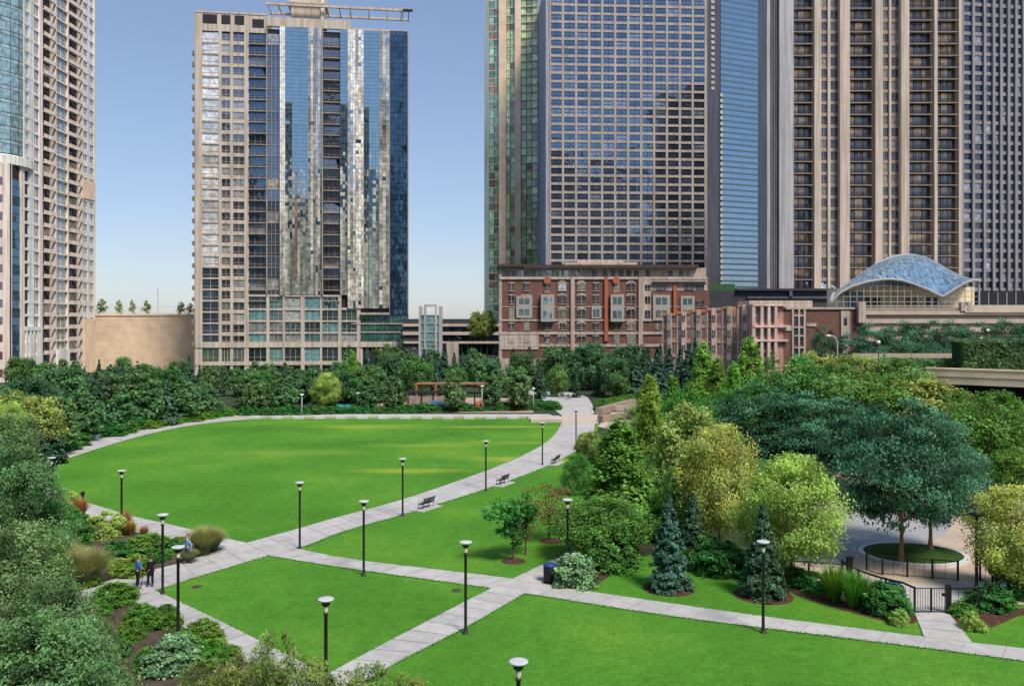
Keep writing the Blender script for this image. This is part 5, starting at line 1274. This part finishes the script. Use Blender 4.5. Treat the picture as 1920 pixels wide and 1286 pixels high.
# ======== row of rose-brick townhouses stepping toward the viewer
p0=Vector((XX(1242,179),179)); p1=Vector((XX(1412,171),171)); n=6
for i in range(n):
    a=p0.lerp(p1,i/n); b=p0.lerp(p1,(i+1)/n-.004); f=Fac(a,b); h=15.9+.35*i
    root=thing('townhouse','rose brick townhouse with pale bay in the receding row behind the green spires','townhouse',(a.x,a.y,0),group='rose brick townhouse row')
    mb=MB(); f.box(mb,0,f.w,0,h,-9-i*.0,0); mb.build('wall',M['brick2'],root)
    mb=MB(); f.box(mb,f.w*.36,f.w*.66,0,h+.5,0,.5); f.box(mb,0,f.w*.08,0,h,0,.12); mb.build('bay',M['rosebay'] if i%2 else M['cream'],root)
    mb=MB(); f.box(mb,.05,f.w-.05,h,h+.55,-8.8,.25) if i<4 else f.box(mb,.1,f.w*.6,h,h+.4,-8,.2); mb.build('coping',M['orangeroof'] if i in (0,1,2,4) else M['cream'],root)
    W=[]
    for k in range(5):
        z=2+k*3.05
        W.append((f,f.w*.40,f.w*.62,z+.3,z+1.8,.53,(.08,.1,.12))); W.append((f,f.w*.76,f.w*.92,z+.3,z+1.7,.03,(.06,.07,.08))); W.append((f,f.w*.14,f.w*.25,z+.3,z+1.7,.03,(.06,.07,.08)))
    windows(root,W,M['g_win'],M['cream'],jit=.03)
    mb=MB(); mb2=[f.box(mb,f.w*.08,f.w*1.0,z,z+.3,-.1,.18) for z in (4.2,7.3,10.3,13.4)]; mb.build('string_course',M['cream'],root)
D=168; f=Fac((XX(1410,D),D),(XX(1622,D),D)); root=thing('brick_building','brick end building with plain red gable and cream window strips beside the townhouse row','brick building',(f.o.x,D,0)); U=f.U; Z=lambda y:ZZ(y,D)
body(root,f,0,Z(580),11,M['brick'],'wall',0)
mb=MB(); f.box(mb,-.1,U(1468),0,Z(572),-10,.25); mb.build('rose_wing',M['brick2'],root)
mb=MB()
for a,b in ((1408,1414),(1424,1429),(1437,1442),(1450,1455)): f.box(mb,U(a),U(b),0,Z(568+(a%5)),.2,.9)
f.box(mb,-.1,U(1475),Z(574),Z(570),-1,1.0); f.box(mb,-.1,U(1475),Z(614),Z(609),.2,1.0); f.box(mb,-.1,U(1475),Z(640),Z(636),.2,1.0)
mb.build('pale_bay',M['rosebay'],root)
mb=MB()
f.box(mb,U(1468),U(1622),Z(580),Z(576),-11,.3)
for a,b in ((1484,1488),(1496,1499),(1506,1510)): f.box(mb,U(a),U(b),0,Z(576),0,.28)
for y in (590,612,628,650): f.box(mb,U(1484),U(1510),Z(y+3),Z(y),0,.25)
f.box(mb,U(1576),U(1593),0,Z(583),0,.3); f.box(mb,U(1456),U(1484),Z(620),Z(610),0,.2); f.box(mb,U(1512),U(1530),Z(612),Z(606),0,.2)
mb.build('cream_trim',M['cream'],root)
W=[]
for y in (593.5,615.5,631.5,653.5):
    for a,b in ((1488.3,1495.7),(1499.3,1505.7)): W.append((f,U(a),U(b),Z(y+14),Z(y),.04,(.05,.06,.07)))
for a,b in ((1416,1423),(1430,1436),(1443,1449)):
    for y in (578,592,618,643,660): W.append((f,U(a),U(b),Z(y+12),Z(y),.3,(.12,.12,.12)))
W.append((f,U(1581),U(1587),Z(610),Z(596),.33,(.02,.02,.02)))
windows(root,W,M['g_win'],None)
mb=MB(); f.box(mb,U(1606),U(1619),Z(605),Z(566),.0,1.2); mb.build('stone_pier',M['cream'],root)
mb=MB(); f.box(mb,U(1410),U(1530),Z(576),Z(563),-10.8,-2); mb.build('roof_block',M['cream'],root)
# dark low roof behind
f=Fac((XX(1330,212),212),(XX(1590,212),212)); root=thing('low_building','low dark-roofed building between the brick block and the glass dome','building',(f.o.x,f.o.y,0)); U=f.U
body(root,f,0,ZZ(545,212),14,M['darkroof'],'wall',0)
mb=MB(); f.box(mb,U(1380),U(1590),ZZ(545,212),ZZ(541,212),-12,1); f.box(mb,U(1400),U(1560),ZZ(560,212),ZZ(556,212),0,.6,(1.8,1.8,2)); f.box(mb,U(1478),U(1484),ZZ(556,212),ZZ(543,212),0,.9,(2,2,2)); mb.build('roof',M['darkroof'],root)
mb=MB(); f.box(mb,0,U(1380),ZZ(545,212),ZZ(532,212),-8,-1); mb.build('roof_planting',LM['dark'],root)

# ======== terrace deck with conservatory
D=172; f=Fac((XX(1612,D),D),(XX(2050,D),D)); root=thing('terrace_deck','long beige terrace deck with stacked horizontal bands, carrying the glass dome','terrace',(f.o.x,f.o.y,0)); U=f.U; Z=lambda y:ZZ(y,D)
mb=MB(); f.box(mb,0,f.w,0,Z(577),-55,-.6); mb.build('core',M['brown'],root)
mb=MB()
for y0,y1,d in ((590,583,.2),(606,598,.1),(622,614,.1),(640,630,.1)): f.box(mb,0,f.w,Z(y0),Z(y1),-1,d)
f.box(mb,U(1808),f.w,Z(586),Z(572),-1,.4,(1.15,1.12,1.05)); mb.build('band',M['beige'],root)
mb=MB()
for y0,y1 in ((598,590),(614,606),(630,622)): f.box(mb,0,f.w,Z(y0),Z(y1),-1,-.4)
mb.build('opening',M['brown'],root)
mb=MB()
f.box(mb,U(1622),U(1805),Z(574),Z(572.6),0,.12)
for k in range(60): u=U(1622)+(U(1805)-U(1622))*k/60; f.box(mb,u,u+.08,Z(583),Z(574),.02,.1)
mb.build('balustrade',M['beige'],root)
mb=MB()
for a in (1800,1812): f.box(mb,U(a),U(a+8),Z(583),Z(567),-.5,.45)
mb.build('pillar',M['cream'],root)
# conservatory
root=thing('glass_conservatory','arched blue glass conservatory dome on the terrace, with a scalloped pale edge','conservatory',(XX(1690,185),185,ZZ(572,180)))
def interp(tab,x):
    for (a,b),(c,d) in zip(tab,tab[1:]):
        if x<=c: 
            u=(x-a)/(c-a); u=u*u*(3-2*u) if False else u; return b+(d-b)*u
    return tab[-1][1]
front=[(0,566),(.06,549),(.14,537),(.24,528.5),(.33,524.5),(.40,523.5),(.48,526),(.56,533),(.64,542),(.70,550),(.745,556.5),(.79,549),(.84,540),(.90,530),(.96,525.5),(1,527)]
ridge=[(0,552),(.08,537),(.16,522),(.24,508),(.32,497),(.40,489),(.48,483),(.56,480),(.64,481),(.72,485),(.80,495),(.88,508),(.95,519),(1,526)]
NS,NV=44,9; G3={}
for i in range(NS+1):
    s=i/NS; 
    for j in range(-NV,NV+1):
        v=j/NV; D_=194-16*abs(v)*(1) if v>=0 else 194+16*abs(v)
        v_=abs(v); Df=178.0
        pxf=1558+s*280; pxr=1566+s*232
        zf=ZZ(interp(front,s),178); zr_=ZZ(interp(ridge,s),194)
        w=1-(1-v_)**1.0; bulge=math.sin(math.pi*v_)*1.7*(zr_-zf)/8
        xf=XX(pxf,178); xr=XX(pxr,194)
        x=(xr+(xf-xr)*v_) if v>=0 else xr+(XX(1600+s*215,210)-xr)*v_; zz_=zr_+(zf-zr_)*v_**1.35+bulge; y=194-16*v if v>=0 else 194+16*(-v)
        G3[i,j]=(x,y,zz_)
mb=MB(); fb=MB()
for i in range(NS):
    for j in range(-NV,NV):
        a,b,c,d=G3[i,j],G3[i+1,j],G3[i+1,j+1],G3[i,j+1]; k=RW.uniform(.6,1.6); k2=RW.uniform(.6,1.6)
        # split into two triangles, each a pane with its own tone
        mb.face([a,d,c],(k,k,k*1.1)); mb.face([a,c,b],(k2,k2,k2*1.1))
        if j%1==0: fb.tube([a,c],.055,4,caps=False)
        fb.tube([a,b],.05,4,caps=False)
        if i%2==0: fb.tube([a,d],.05,4,caps=False)
gl=mb.build('glass_roof',M['g_dome'],root); fb.build('glazing_bars',M['domeframe'],gl)
mb=MB(); mb.tube([G3[i,NV] for i in range(NS+1)],.26,8); mb.tube([G3[i,-NV] for i in range(NS+1)],.3,8)
mb.tube([G3[NS,j] for j in range(-NV,NV+1)],.3,8); mb.tube([G3[0,j] for j in range(-NV,NV+1)],.45,8)
mb.tube([Vector(G3[i,0])+Vector((0,0,.2)) for i in range(14,32)],.35,8)
mb.build('edge_beam',M['domeframe'],root)
zd=ZZ(577,172)
mb=MB(); mb.box(XX(1575,192),XX(1800,192),186,200,zd,ZZ(538,186)); mb.build('inner_wall',M['warmlitwall'],root)  # warm interior light put into the wall's cream colour
for a,b,c in ((1622,1632,(.1,.1,.1)),(1636,1650,(.12,.12,.1)),(1700,1708,(.5,.35,.15)),(1714,1720,(.5,.35,.15)),(1738,1744,(.1,.12,.1)),(1752,1757,(.1,.1,.1)),(1590,1618,(.25,.4,.45))):
    mb=MB(); mb.box(XX(a,185.9),XX(b,185.9),185.8,186.0,zd,ZZ(558 if a>1600 else 545,186),c); mb.build('inner_door',M['white'],root)

mb=MB()
for i in range(2,NS,2):
    x,y,z=G3[i,NV]; mb.tube([(x,178.6,zd),(x,178.6,z-.2)],.09,5)
for y_ in (566,556,546,536):
    for i in range(NS):
        if ZZ(y_,178)<G3[i,NV][2] and ZZ(y_,178)<G3[i+1,NV][2]: mb.tube([(G3[i,NV][0],178.6,ZZ(y_,178)),(G3[i+1,NV][0],178.6,ZZ(y_,178))],.06,4,caps=False)
x=G3[NS,NV][0]; mb.tube([(x,178.5,zd),(x,178.5,G3[NS,NV][2])],.25,6)
mb.build('front_mullions',M['domeframe'],root)
# small shrubs and dark wall at the right of the dome
f=Fac((XX(1835,225),225),(XX(2000,225),225)); root=thing('low_building','dark low wall building on the terrace right of the glass dome','building',(f.o.x,f.o.y,0))
body(root,f,10,ZZ(545,225),4,M['dark'],'wall',0)
mb=MB()
for k in range(8): f.box(mb,k*2.4,k*2.4+.3,10,ZZ(548,225),0,.15)
mb.build('pillar',M['dpier'],root)

# ======== concrete ramp with hedge and tall clipped hedge
D=118; f=Fac((XX(1735,D+6),D+6),(XX(2080,D-8),D-8)); root=thing('elevated_road','tan concrete elevated road at the right edge with a dark gap beneath','elevated road',(f.o.x,f.o.y,0)); U=f.U
zd=ZZ(716,D); 
mb=MB(); f.box(mb,0,f.w,zd-.6,zd+.5,-10,0); f.box(mb,0,f.w,zd+.5,zd+1.5,-.4,.1,(1.1,1.05,1)); f.box(mb,0,f.w,zd+1.5,zd+1.7,-.5,.2,(1.25,1.2,1.1)); mb.build('deck',M['tan'],root)
for u in (2,14,27): 
    mb=MB(); f.box(mb,u,u+1.2,0,zd-.6,-8,-1); mb.build('pillar',M['beige'],root)
mb=MB(); f.box(mb,0,f.w,0,zd-.7,-9.5,-7); mb.build('shadow_backing',M['dark'],root)  # near-black sheet standing in for the shadow under the deck
# crowned clipped hedge as leafy box
def leafbox(name,label,x0_,x1_,y0_,y1_,z0,z1,n,leaf,mat,cat):
    rng=np.random.default_rng(5); P=np.stack([rng.uniform(x0_,x1_,n),rng.uniform(y0_,y1_,n),rng.uniform(z0,z1,n)],1)
    side=rng.integers(0,3,n); P[side==0,1]=y0_+rng.normal(size=(side==0).sum())*.12; P[side==1,2]=z1+rng.normal(size=(side==1).sum())*.12
    P[side==2,1]=y0_+rng.normal(size=(side==2).sum())*.12
    Nn=np.array([0,-.6,.6])+rng.normal(size=(n,3))*.5; Nn/=np.linalg.norm(Nn,axis=1,keepdims=True)
    s=rng.uniform(.6,1.3,n)*(.85+.25*np.sin(P[:,0]*1.3)*np.sin(P[:,2]*2)); V,Fc,C=leaves(P,Nn,leaf*rng.uniform(.7,1.3,n),np.stack([s,s,s],1),rng)
    b=MB(); b.box(x0_+.3,x1_-.3,y0_+.3,y1_-.3,z0,z1-.3,(.3,.3,.3)); core=b.build('hedge_core',LM['dark'],None,loc=((x0_+x1_)/2,(y0_+y1_)/2,z0))
    core.name=name; tag(core,label,cat)
    V=V-np.array([(x0_+x1_)/2,(y0_+y1_)/2,z0]); o=bpy.data.objects.new('foliage',np_mesh('foliage',V,Fc,C,[LM[mat]])); COL.objects.link(o); o.parent=core
leafbox('clipped_hedge','tall dark clipped hedge above the elevated road at the right edge',XX(1792,126),XX(2010,126),124,128,ZZ(692,124),ZZ(640,124),9000,.38,'dark','hedge')
leafbox('ivy_bank','dark leafy bank running along the elevated road toward the locust tops',XX(1650,128),XX(1800,128),127,131,ZZ(725,127),ZZ(678,127),6000,.42,'dark','hedge')
f=Fac((XX(1600,133),133),(XX(1800,133),133)); mb=MB(); f.box(mb,0,f.w,0,ZZ(663,133),-1,0); tag(mb.build('parapet_wall',M['tanpave'],loc=(f.o.x,f.o.y,0)),'tan parapet wall in front of the dark trees','wall')

# ======== unseen towers added behind the viewer to show in the mirror glass
def outer(name,label,cx,cy,ang,w,d,h,mat,gm,fl=3.4,bay=4.2):
    root=thing(name,label,'tower',(cx,cy,0),group='added towers behind the viewer')
    ca,sa=math.cos(ang),math.sin(ang)
    cs=[(cx+a*w/2*ca-b*d/2*sa,cy+a*w/2*sa+b*d/2*ca) for a,b in ((-1,-1),(1,-1),(1,1),(-1,1))]
    mb=MB(); mb.rbox(cx,cy,ang,w-.6,d-.6,0,h); mb.build('core',M[gm],root)
    mb=MB(); sp=MB()
    for p,q in zip(cs,cs[1:]+cs[:1]):
        f=Fac(p,q); n=max(2,int(f.w/bay))
        for i in range(n+1): u=f.w*i/n; f.box(mb,u-.6,u+.6,0,h,-.5,.2)
        k=1
        while k*fl<h: f.box(sp,0,f.w,k*fl-.5,k*fl+.6,-.4,-.05); k+=1
        f.box(sp,-.1,f.w+.1,h-1,h+.8,-.5,.1)
    mb.build('pier',M[mat],root); sp.build('facade_grid',M[mat],root)
    return root
# ------------------------------------------------------------------ people
def skinned(name, verts, edges, radii, mat, parent, lv=2, root=0):
    me=bpy.data.meshes.new(name); me.from_pydata([tuple(v) for v in verts],edges,[]); me.materials.append(mat)
    o=bpy.data.objects.new(name,me); COL.objects.link(o); o.parent=parent
    m=o.modifiers.new('Skin','SKIN'); m.use_smooth_shade=True
    sv=me.skin_vertices[0].data
    for i,r in enumerate(radii): sv[i].radius=(r,r) if not hasattr(r,'__len__') else r
    sv[root].use_root=True
    s=o.modifiers.new('Sub','SUBSURF'); s.levels=lv; s.render_levels=lv
    at=me.color_attributes.new('tint','FLOAT_COLOR','POINT'); at.data.foreach_set('color',[1.0]*(4*len(verts)))
    return o
def person(label, x, y, rz, h, arms, legs, top, bottom, hair, lean=0.0, coat=False, bald=False, z=.05, turn=0.0):
    """arms: ((elbow),(wrist)) left/right; legs: ((knee),(ankle)) left/right in metres for a 1.75 m figure facing -Y"""
    t=thing('person',label,'person',(x,y,z),rz); s=h/1.75; t.scale=(s,s,s); ROOTLOC[t.name]=Vector((0,0,0))
    ly=-lean
    V=[];E=[];Rr=[]
    def add(p,r,par=None):
        V.append(Vector(p)); Rr.append(r); i=len(V)-1
        if par is not None: E.append((par,i))
        return i
    pel=add((0,0,.95),(.14,.10)); sp=add((0,ly*.3,1.13),(.125,.09),pel); ch=add((0,ly*.75,1.33),(.155,.105),sp); nk=add((0,ly,1.47),(.065,.06),ch)
    hb=add((0,ly-.01,1.54),(.055,.06),nk); jaw=add((0,ly-.03,1.585),(.068,.078),hb); fc=add((0,ly-.015,1.645),(.078,.098),jaw); cr=add((0,ly,1.705),(.07,.085),fc)
    nose=add((0,ly-.125,1.63),.012,fc)
    hands=[]
    for sx,(el,wr) in zip((-1,1),arms):
        sh=add((sx*.175,ly*.9,1.40),.062,ch); e=add(el,.042,sh); w=add(wr,.028,e); d=(Vector(wr)-Vector(el)).normalized()
        pm=add(Vector(wr)+d*.07,(.036,.018),w); side=Vector((0,-1,0)) if abs(d.y)<.7 else Vector((1,0,0))
        for k in range(4):
            off=side*(k-1.5)*.019; a=add(Vector(wr)+d*.115+off,.0095,pm); add(Vector(wr)+d*(.175-abs(k-1.3)*.010)+off+Vector((0,0,-.006)),.0085,a)
        th=add(Vector(wr)+d*.045+side*.045,.0115,w); add(Vector(wr)+d*.09+side*.055,.0095,th)
    for sx,(kn,an) in zip((-1,1),legs):
        hp=add((sx*.09,0,.90),.088,pel); k=add(kn,.058,hp); a=add(an,.038,k); add(Vector(an)+Vector((0,-.13,-.045)),(.036,.026),a)
    skinned('body',V,E,Rr,M['skin'],t)
    # clothing follows the same joints, a little looser
    V2=[];E2=[];R2=[]
    def add2(p,r,par=None):
        V2.append(Vector(p)); R2.append(r); i=len(V2)-1
        if par is not None: E2.append((par,i))
        return i
    lo=.62 if coat else .90
    a=add2((0,0,lo),(.18,.15) if coat else (.155,.115)); b=add2((0,ly*.3,1.13),(.155,.115),a); c=add2((0,ly*.75,1.34),(.175,.125),b); add2((0,ly,1.45),(.085,.078),c)
    for sx,(el,wr) in zip((-1,1),arms):
        sh=add2((sx*.18,ly*.9,1.395),.078,c); e=add2(el,.060,sh); add2(Vector(el).lerp(Vector(wr),.95 if coat or top in('shirtlight',) else .35),.046,e)
    skinned('coat' if coat else 'shirt',V2,E2,R2,M[top],t)
    V2=[];E2=[];R2=[]
    a=add2((0,0,.97),(.15,.115))
    for sx,(kn,an) in zip((-1,1),legs):
        hp=add2((sx*.09,0,.86),.102,a); k=add2(kn,.075,hp); add2(Vector(kn).lerp(Vector(an),.97),.06,k)
    skinned('trousers',V2,E2,R2,M[bottom],t)
    for sx,(kn,an) in zip((-1,1),legs):
        q=[Vector(an)+Vector((0,.03,-.045)),Vector(an)+Vector((0,-.05,-.05)),Vector(an)+Vector((0,-.16,-.062))]
        skinned('shoe',q,[(0,1),(1,2)],[(.045,.04),(.05,.038),(.042,.026)],M['shoes'],t,1)
    for sx in (-1,1):
        skinned('ear',[(sx*.078,ly-.005,1.655),(sx*.084,ly+.0,1.63)],[(0,1)],[.014,.011],M['skin'],t,1)
        skinned('eye',[(sx*.03,ly-.098,1.652),(sx*.034,ly-.097,1.651)],[(0,1)],[.008,.007],M['hairblack'],t,1)
    skinned('mouth',[(-.02,ly-.094,1.59),(.02,ly-.094,1.59)],[(0,1)],[.006,.006],M['redplay'],t,1)
    if not bald: skinned('hair',[(0,ly+.015,1.725),(0,ly+.045,1.68),(0,ly+.05,1.61)],[(0,1),(1,2)],[(.083,.088),(.085,.07),(.06,.04)],M[hair],t)
    return t
yb=G(258,1103)
person('person in bright blue shirt and black trousers standing beside the black-coated person',*yb,2.2,1.78,
  (((-.26,-.05,1.14),(-.16,-.27,1.02)),((.24,.06,1.12),(.22,-.10,.90))),(((-.10,-.03,.50),(-.11,.02,.09)),((.10,-.02,.50),(.12,.03,.09))),'shirtblue','black','hairblack',.05)
person('person in a long black coat with one hand raised, standing beside the blue-shirted person',*G(283,1101),-2.3,1.74,
  (((-.27,-.10,1.18),(-.15,-.30,1.30)),((.25,.03,1.12),(.20,-.08,.88))),(((-.09,-.02,.50),(-.10,.02,.09)),((.10,-.10,.52),(.14,-.12,.09))),'black','black','hairbrown',.03,coat=True)
person('person in light blue shirt and teal jeans walking beside the pink-tipped grass tuft',*G(352,1057),-.9,1.82,
  (((-.25,-.08,1.14),(-.20,-.26,.96)),((.25,.12,1.14),(.23,.10,.88))),(((-.09,-.18,.53),(-.10,-.12,.10)),((.10,.02,.50),(.12,.26,.14))),'shirtlight','jeans','hairbrown',.05)
person('small person all in black standing at the left edge of the oval lawn',*G(155,945),1.2,1.22,
  (((-.24,.02,1.14),(-.20,-.08,.90)),((.24,.02,1.14),(.20,-.08,.90))),(((-.09,-.03,.50),(-.09,.02,.09)),((.09,-.02,.50),(.10,.03,.09))),'black','black','hairblack',.02,coat=True)
# tripod legs standing between the couple
x,y=G(270,1102); b=MB()
for k in range(3):
    a=k*2.1+.4; b.tube([(x,y,1.25),(x+.32*math.cos(a),y+.32*math.sin(a),.05)],.016,5)
t=thing('tripod','thin dark tripod standing between the blue shirt and the black coat','tripod',(x,y,0))
b.build('legs',M['rail'],t); b=MB(); b.rbox(x,y,.4,.14,.10,1.25,1.37); b.tube([(x,y-.05,1.31),(x-.03,y-.15,1.31)],.035,8); b.build('camera_body',M['bin'],t)
RB=random.Random(5)
for k,(cx_,cy_,w_,h_,m_,g_) in enumerate([(0,-95,34,110,'white','g_swiss'),(-62,-110,34,95,'tan','g_swiss'),(-120,-70,34,130,'white','g_swiss'),(-22,-150,30,165,'pink','g_navy'),(-170,-20,40,110,'stone','g_navy'),(52,-118,40,180,'stone','g_navy'),(128,-125,56,140,'pink','g_navy'),(88,-150,34,165,'stone','g_navy'),(-95,-165,36,150,'stone','g_navy'),(190,-150,40,90,'white','g_swiss')]):
    outer('unseen_tower','tower out of view behind the viewer, seen only mirrored in the glass facades',cx_,cy_,RB.uniform(-.3,.3),w_,w_*.9,h_,m_,g_)
# ------------------------------------------------------------------ sky, sun, camera
SUN_EL,SUNV=53.0,Vector((.58,-.81))     # horizontal direction towards the sun
w=bpy.data.worlds.new("World"); scene.world=w; w.use_nodes=True; nt=w.node_tree; nt.nodes.clear()
bg=nt.nodes.new('ShaderNodeBackground'); ou=nt.nodes.new('ShaderNodeOutputWorld'); sk=nt.nodes.new('ShaderNodeTexSky')
sk.sky_type='NISHITA'; sk.sun_disc=False; sk.sun_elevation=R(SUN_EL); sk.sun_rotation=math.atan2(SUNV.x,SUNV.y); sk.altitude=0; sk.air_density=1.0; sk.dust_density=.5; sk.ozone_density=2.0
bg.inputs[1].default_value=.15; ga=nt.nodes.new('ShaderNodeGamma'); ga.inputs[1].default_value=.68; gm=nt.nodes.new('ShaderNodeMix'); gm.data_type='RGBA'; gm.blend_type='MULTIPLY'; gm.inputs[0].default_value=1; gm.inputs[7].default_value=(1.26,1.34,1.54,1); nt.links.new(sk.outputs[0],ga.inputs[0]); nt.links.new(ga.outputs[0],gm.inputs[6]); nt.links.new(gm.outputs[2],bg.inputs[0]); nt.links.new(bg.outputs[0],ou.inputs[0])
sl=bpy.data.lights.new('sun','SUN'); sl.energy=4.3; sl.angle=R(16); sl.color=(1,.91,.80)
so=bpy.data.objects.new('sun',sl); COL.objects.link(so)
d=Vector((SUNV.x,SUNV.y,0)).normalized()*math.cos(R(SUN_EL)); d.z=math.sin(R(SUN_EL))
so.rotation_euler=d.to_track_quat('Z','Y').to_euler(); so.location=(0,0,200)
cam=bpy.data.cameras.new('camera'); co=bpy.data.objects.new('camera',cam); COL.objects.link(co)
co.location=(0,0,EYE); co.rotation_euler=(math.pi/2,0,0); cam.sensor_width=36; cam.sensor_fit='HORIZONTAL'; cam.lens=36*F/1920
cam.shift_y=-(643-HY)/1920; cam.clip_start=.5; cam.clip_end=6000; scene.camera=co
scene.view_settings.view_transform='Standard'; scene.view_settings.look='None'; scene.view_settings.exposure=0
scene.render.engine='CYCLES'; scene.cycles.use_denoising=True
try: scene.cycles.denoiser='OPENIMAGEDENOISE'
except Exception: pass
scene.cycles.max_bounces=6; scene.cycles.diffuse_bounces=4; scene.cycles.glossy_bounces=4; scene.cycles.transmission_bounces=4; scene.cycles.transparent_max_bounces=4
scene.cycles.use_adaptive_sampling=True; scene.cycles.adaptive_threshold=.02
for k in list(REST): r=REST[k]; r[0].build('balcony',r[1],r[2],kind='stuff')
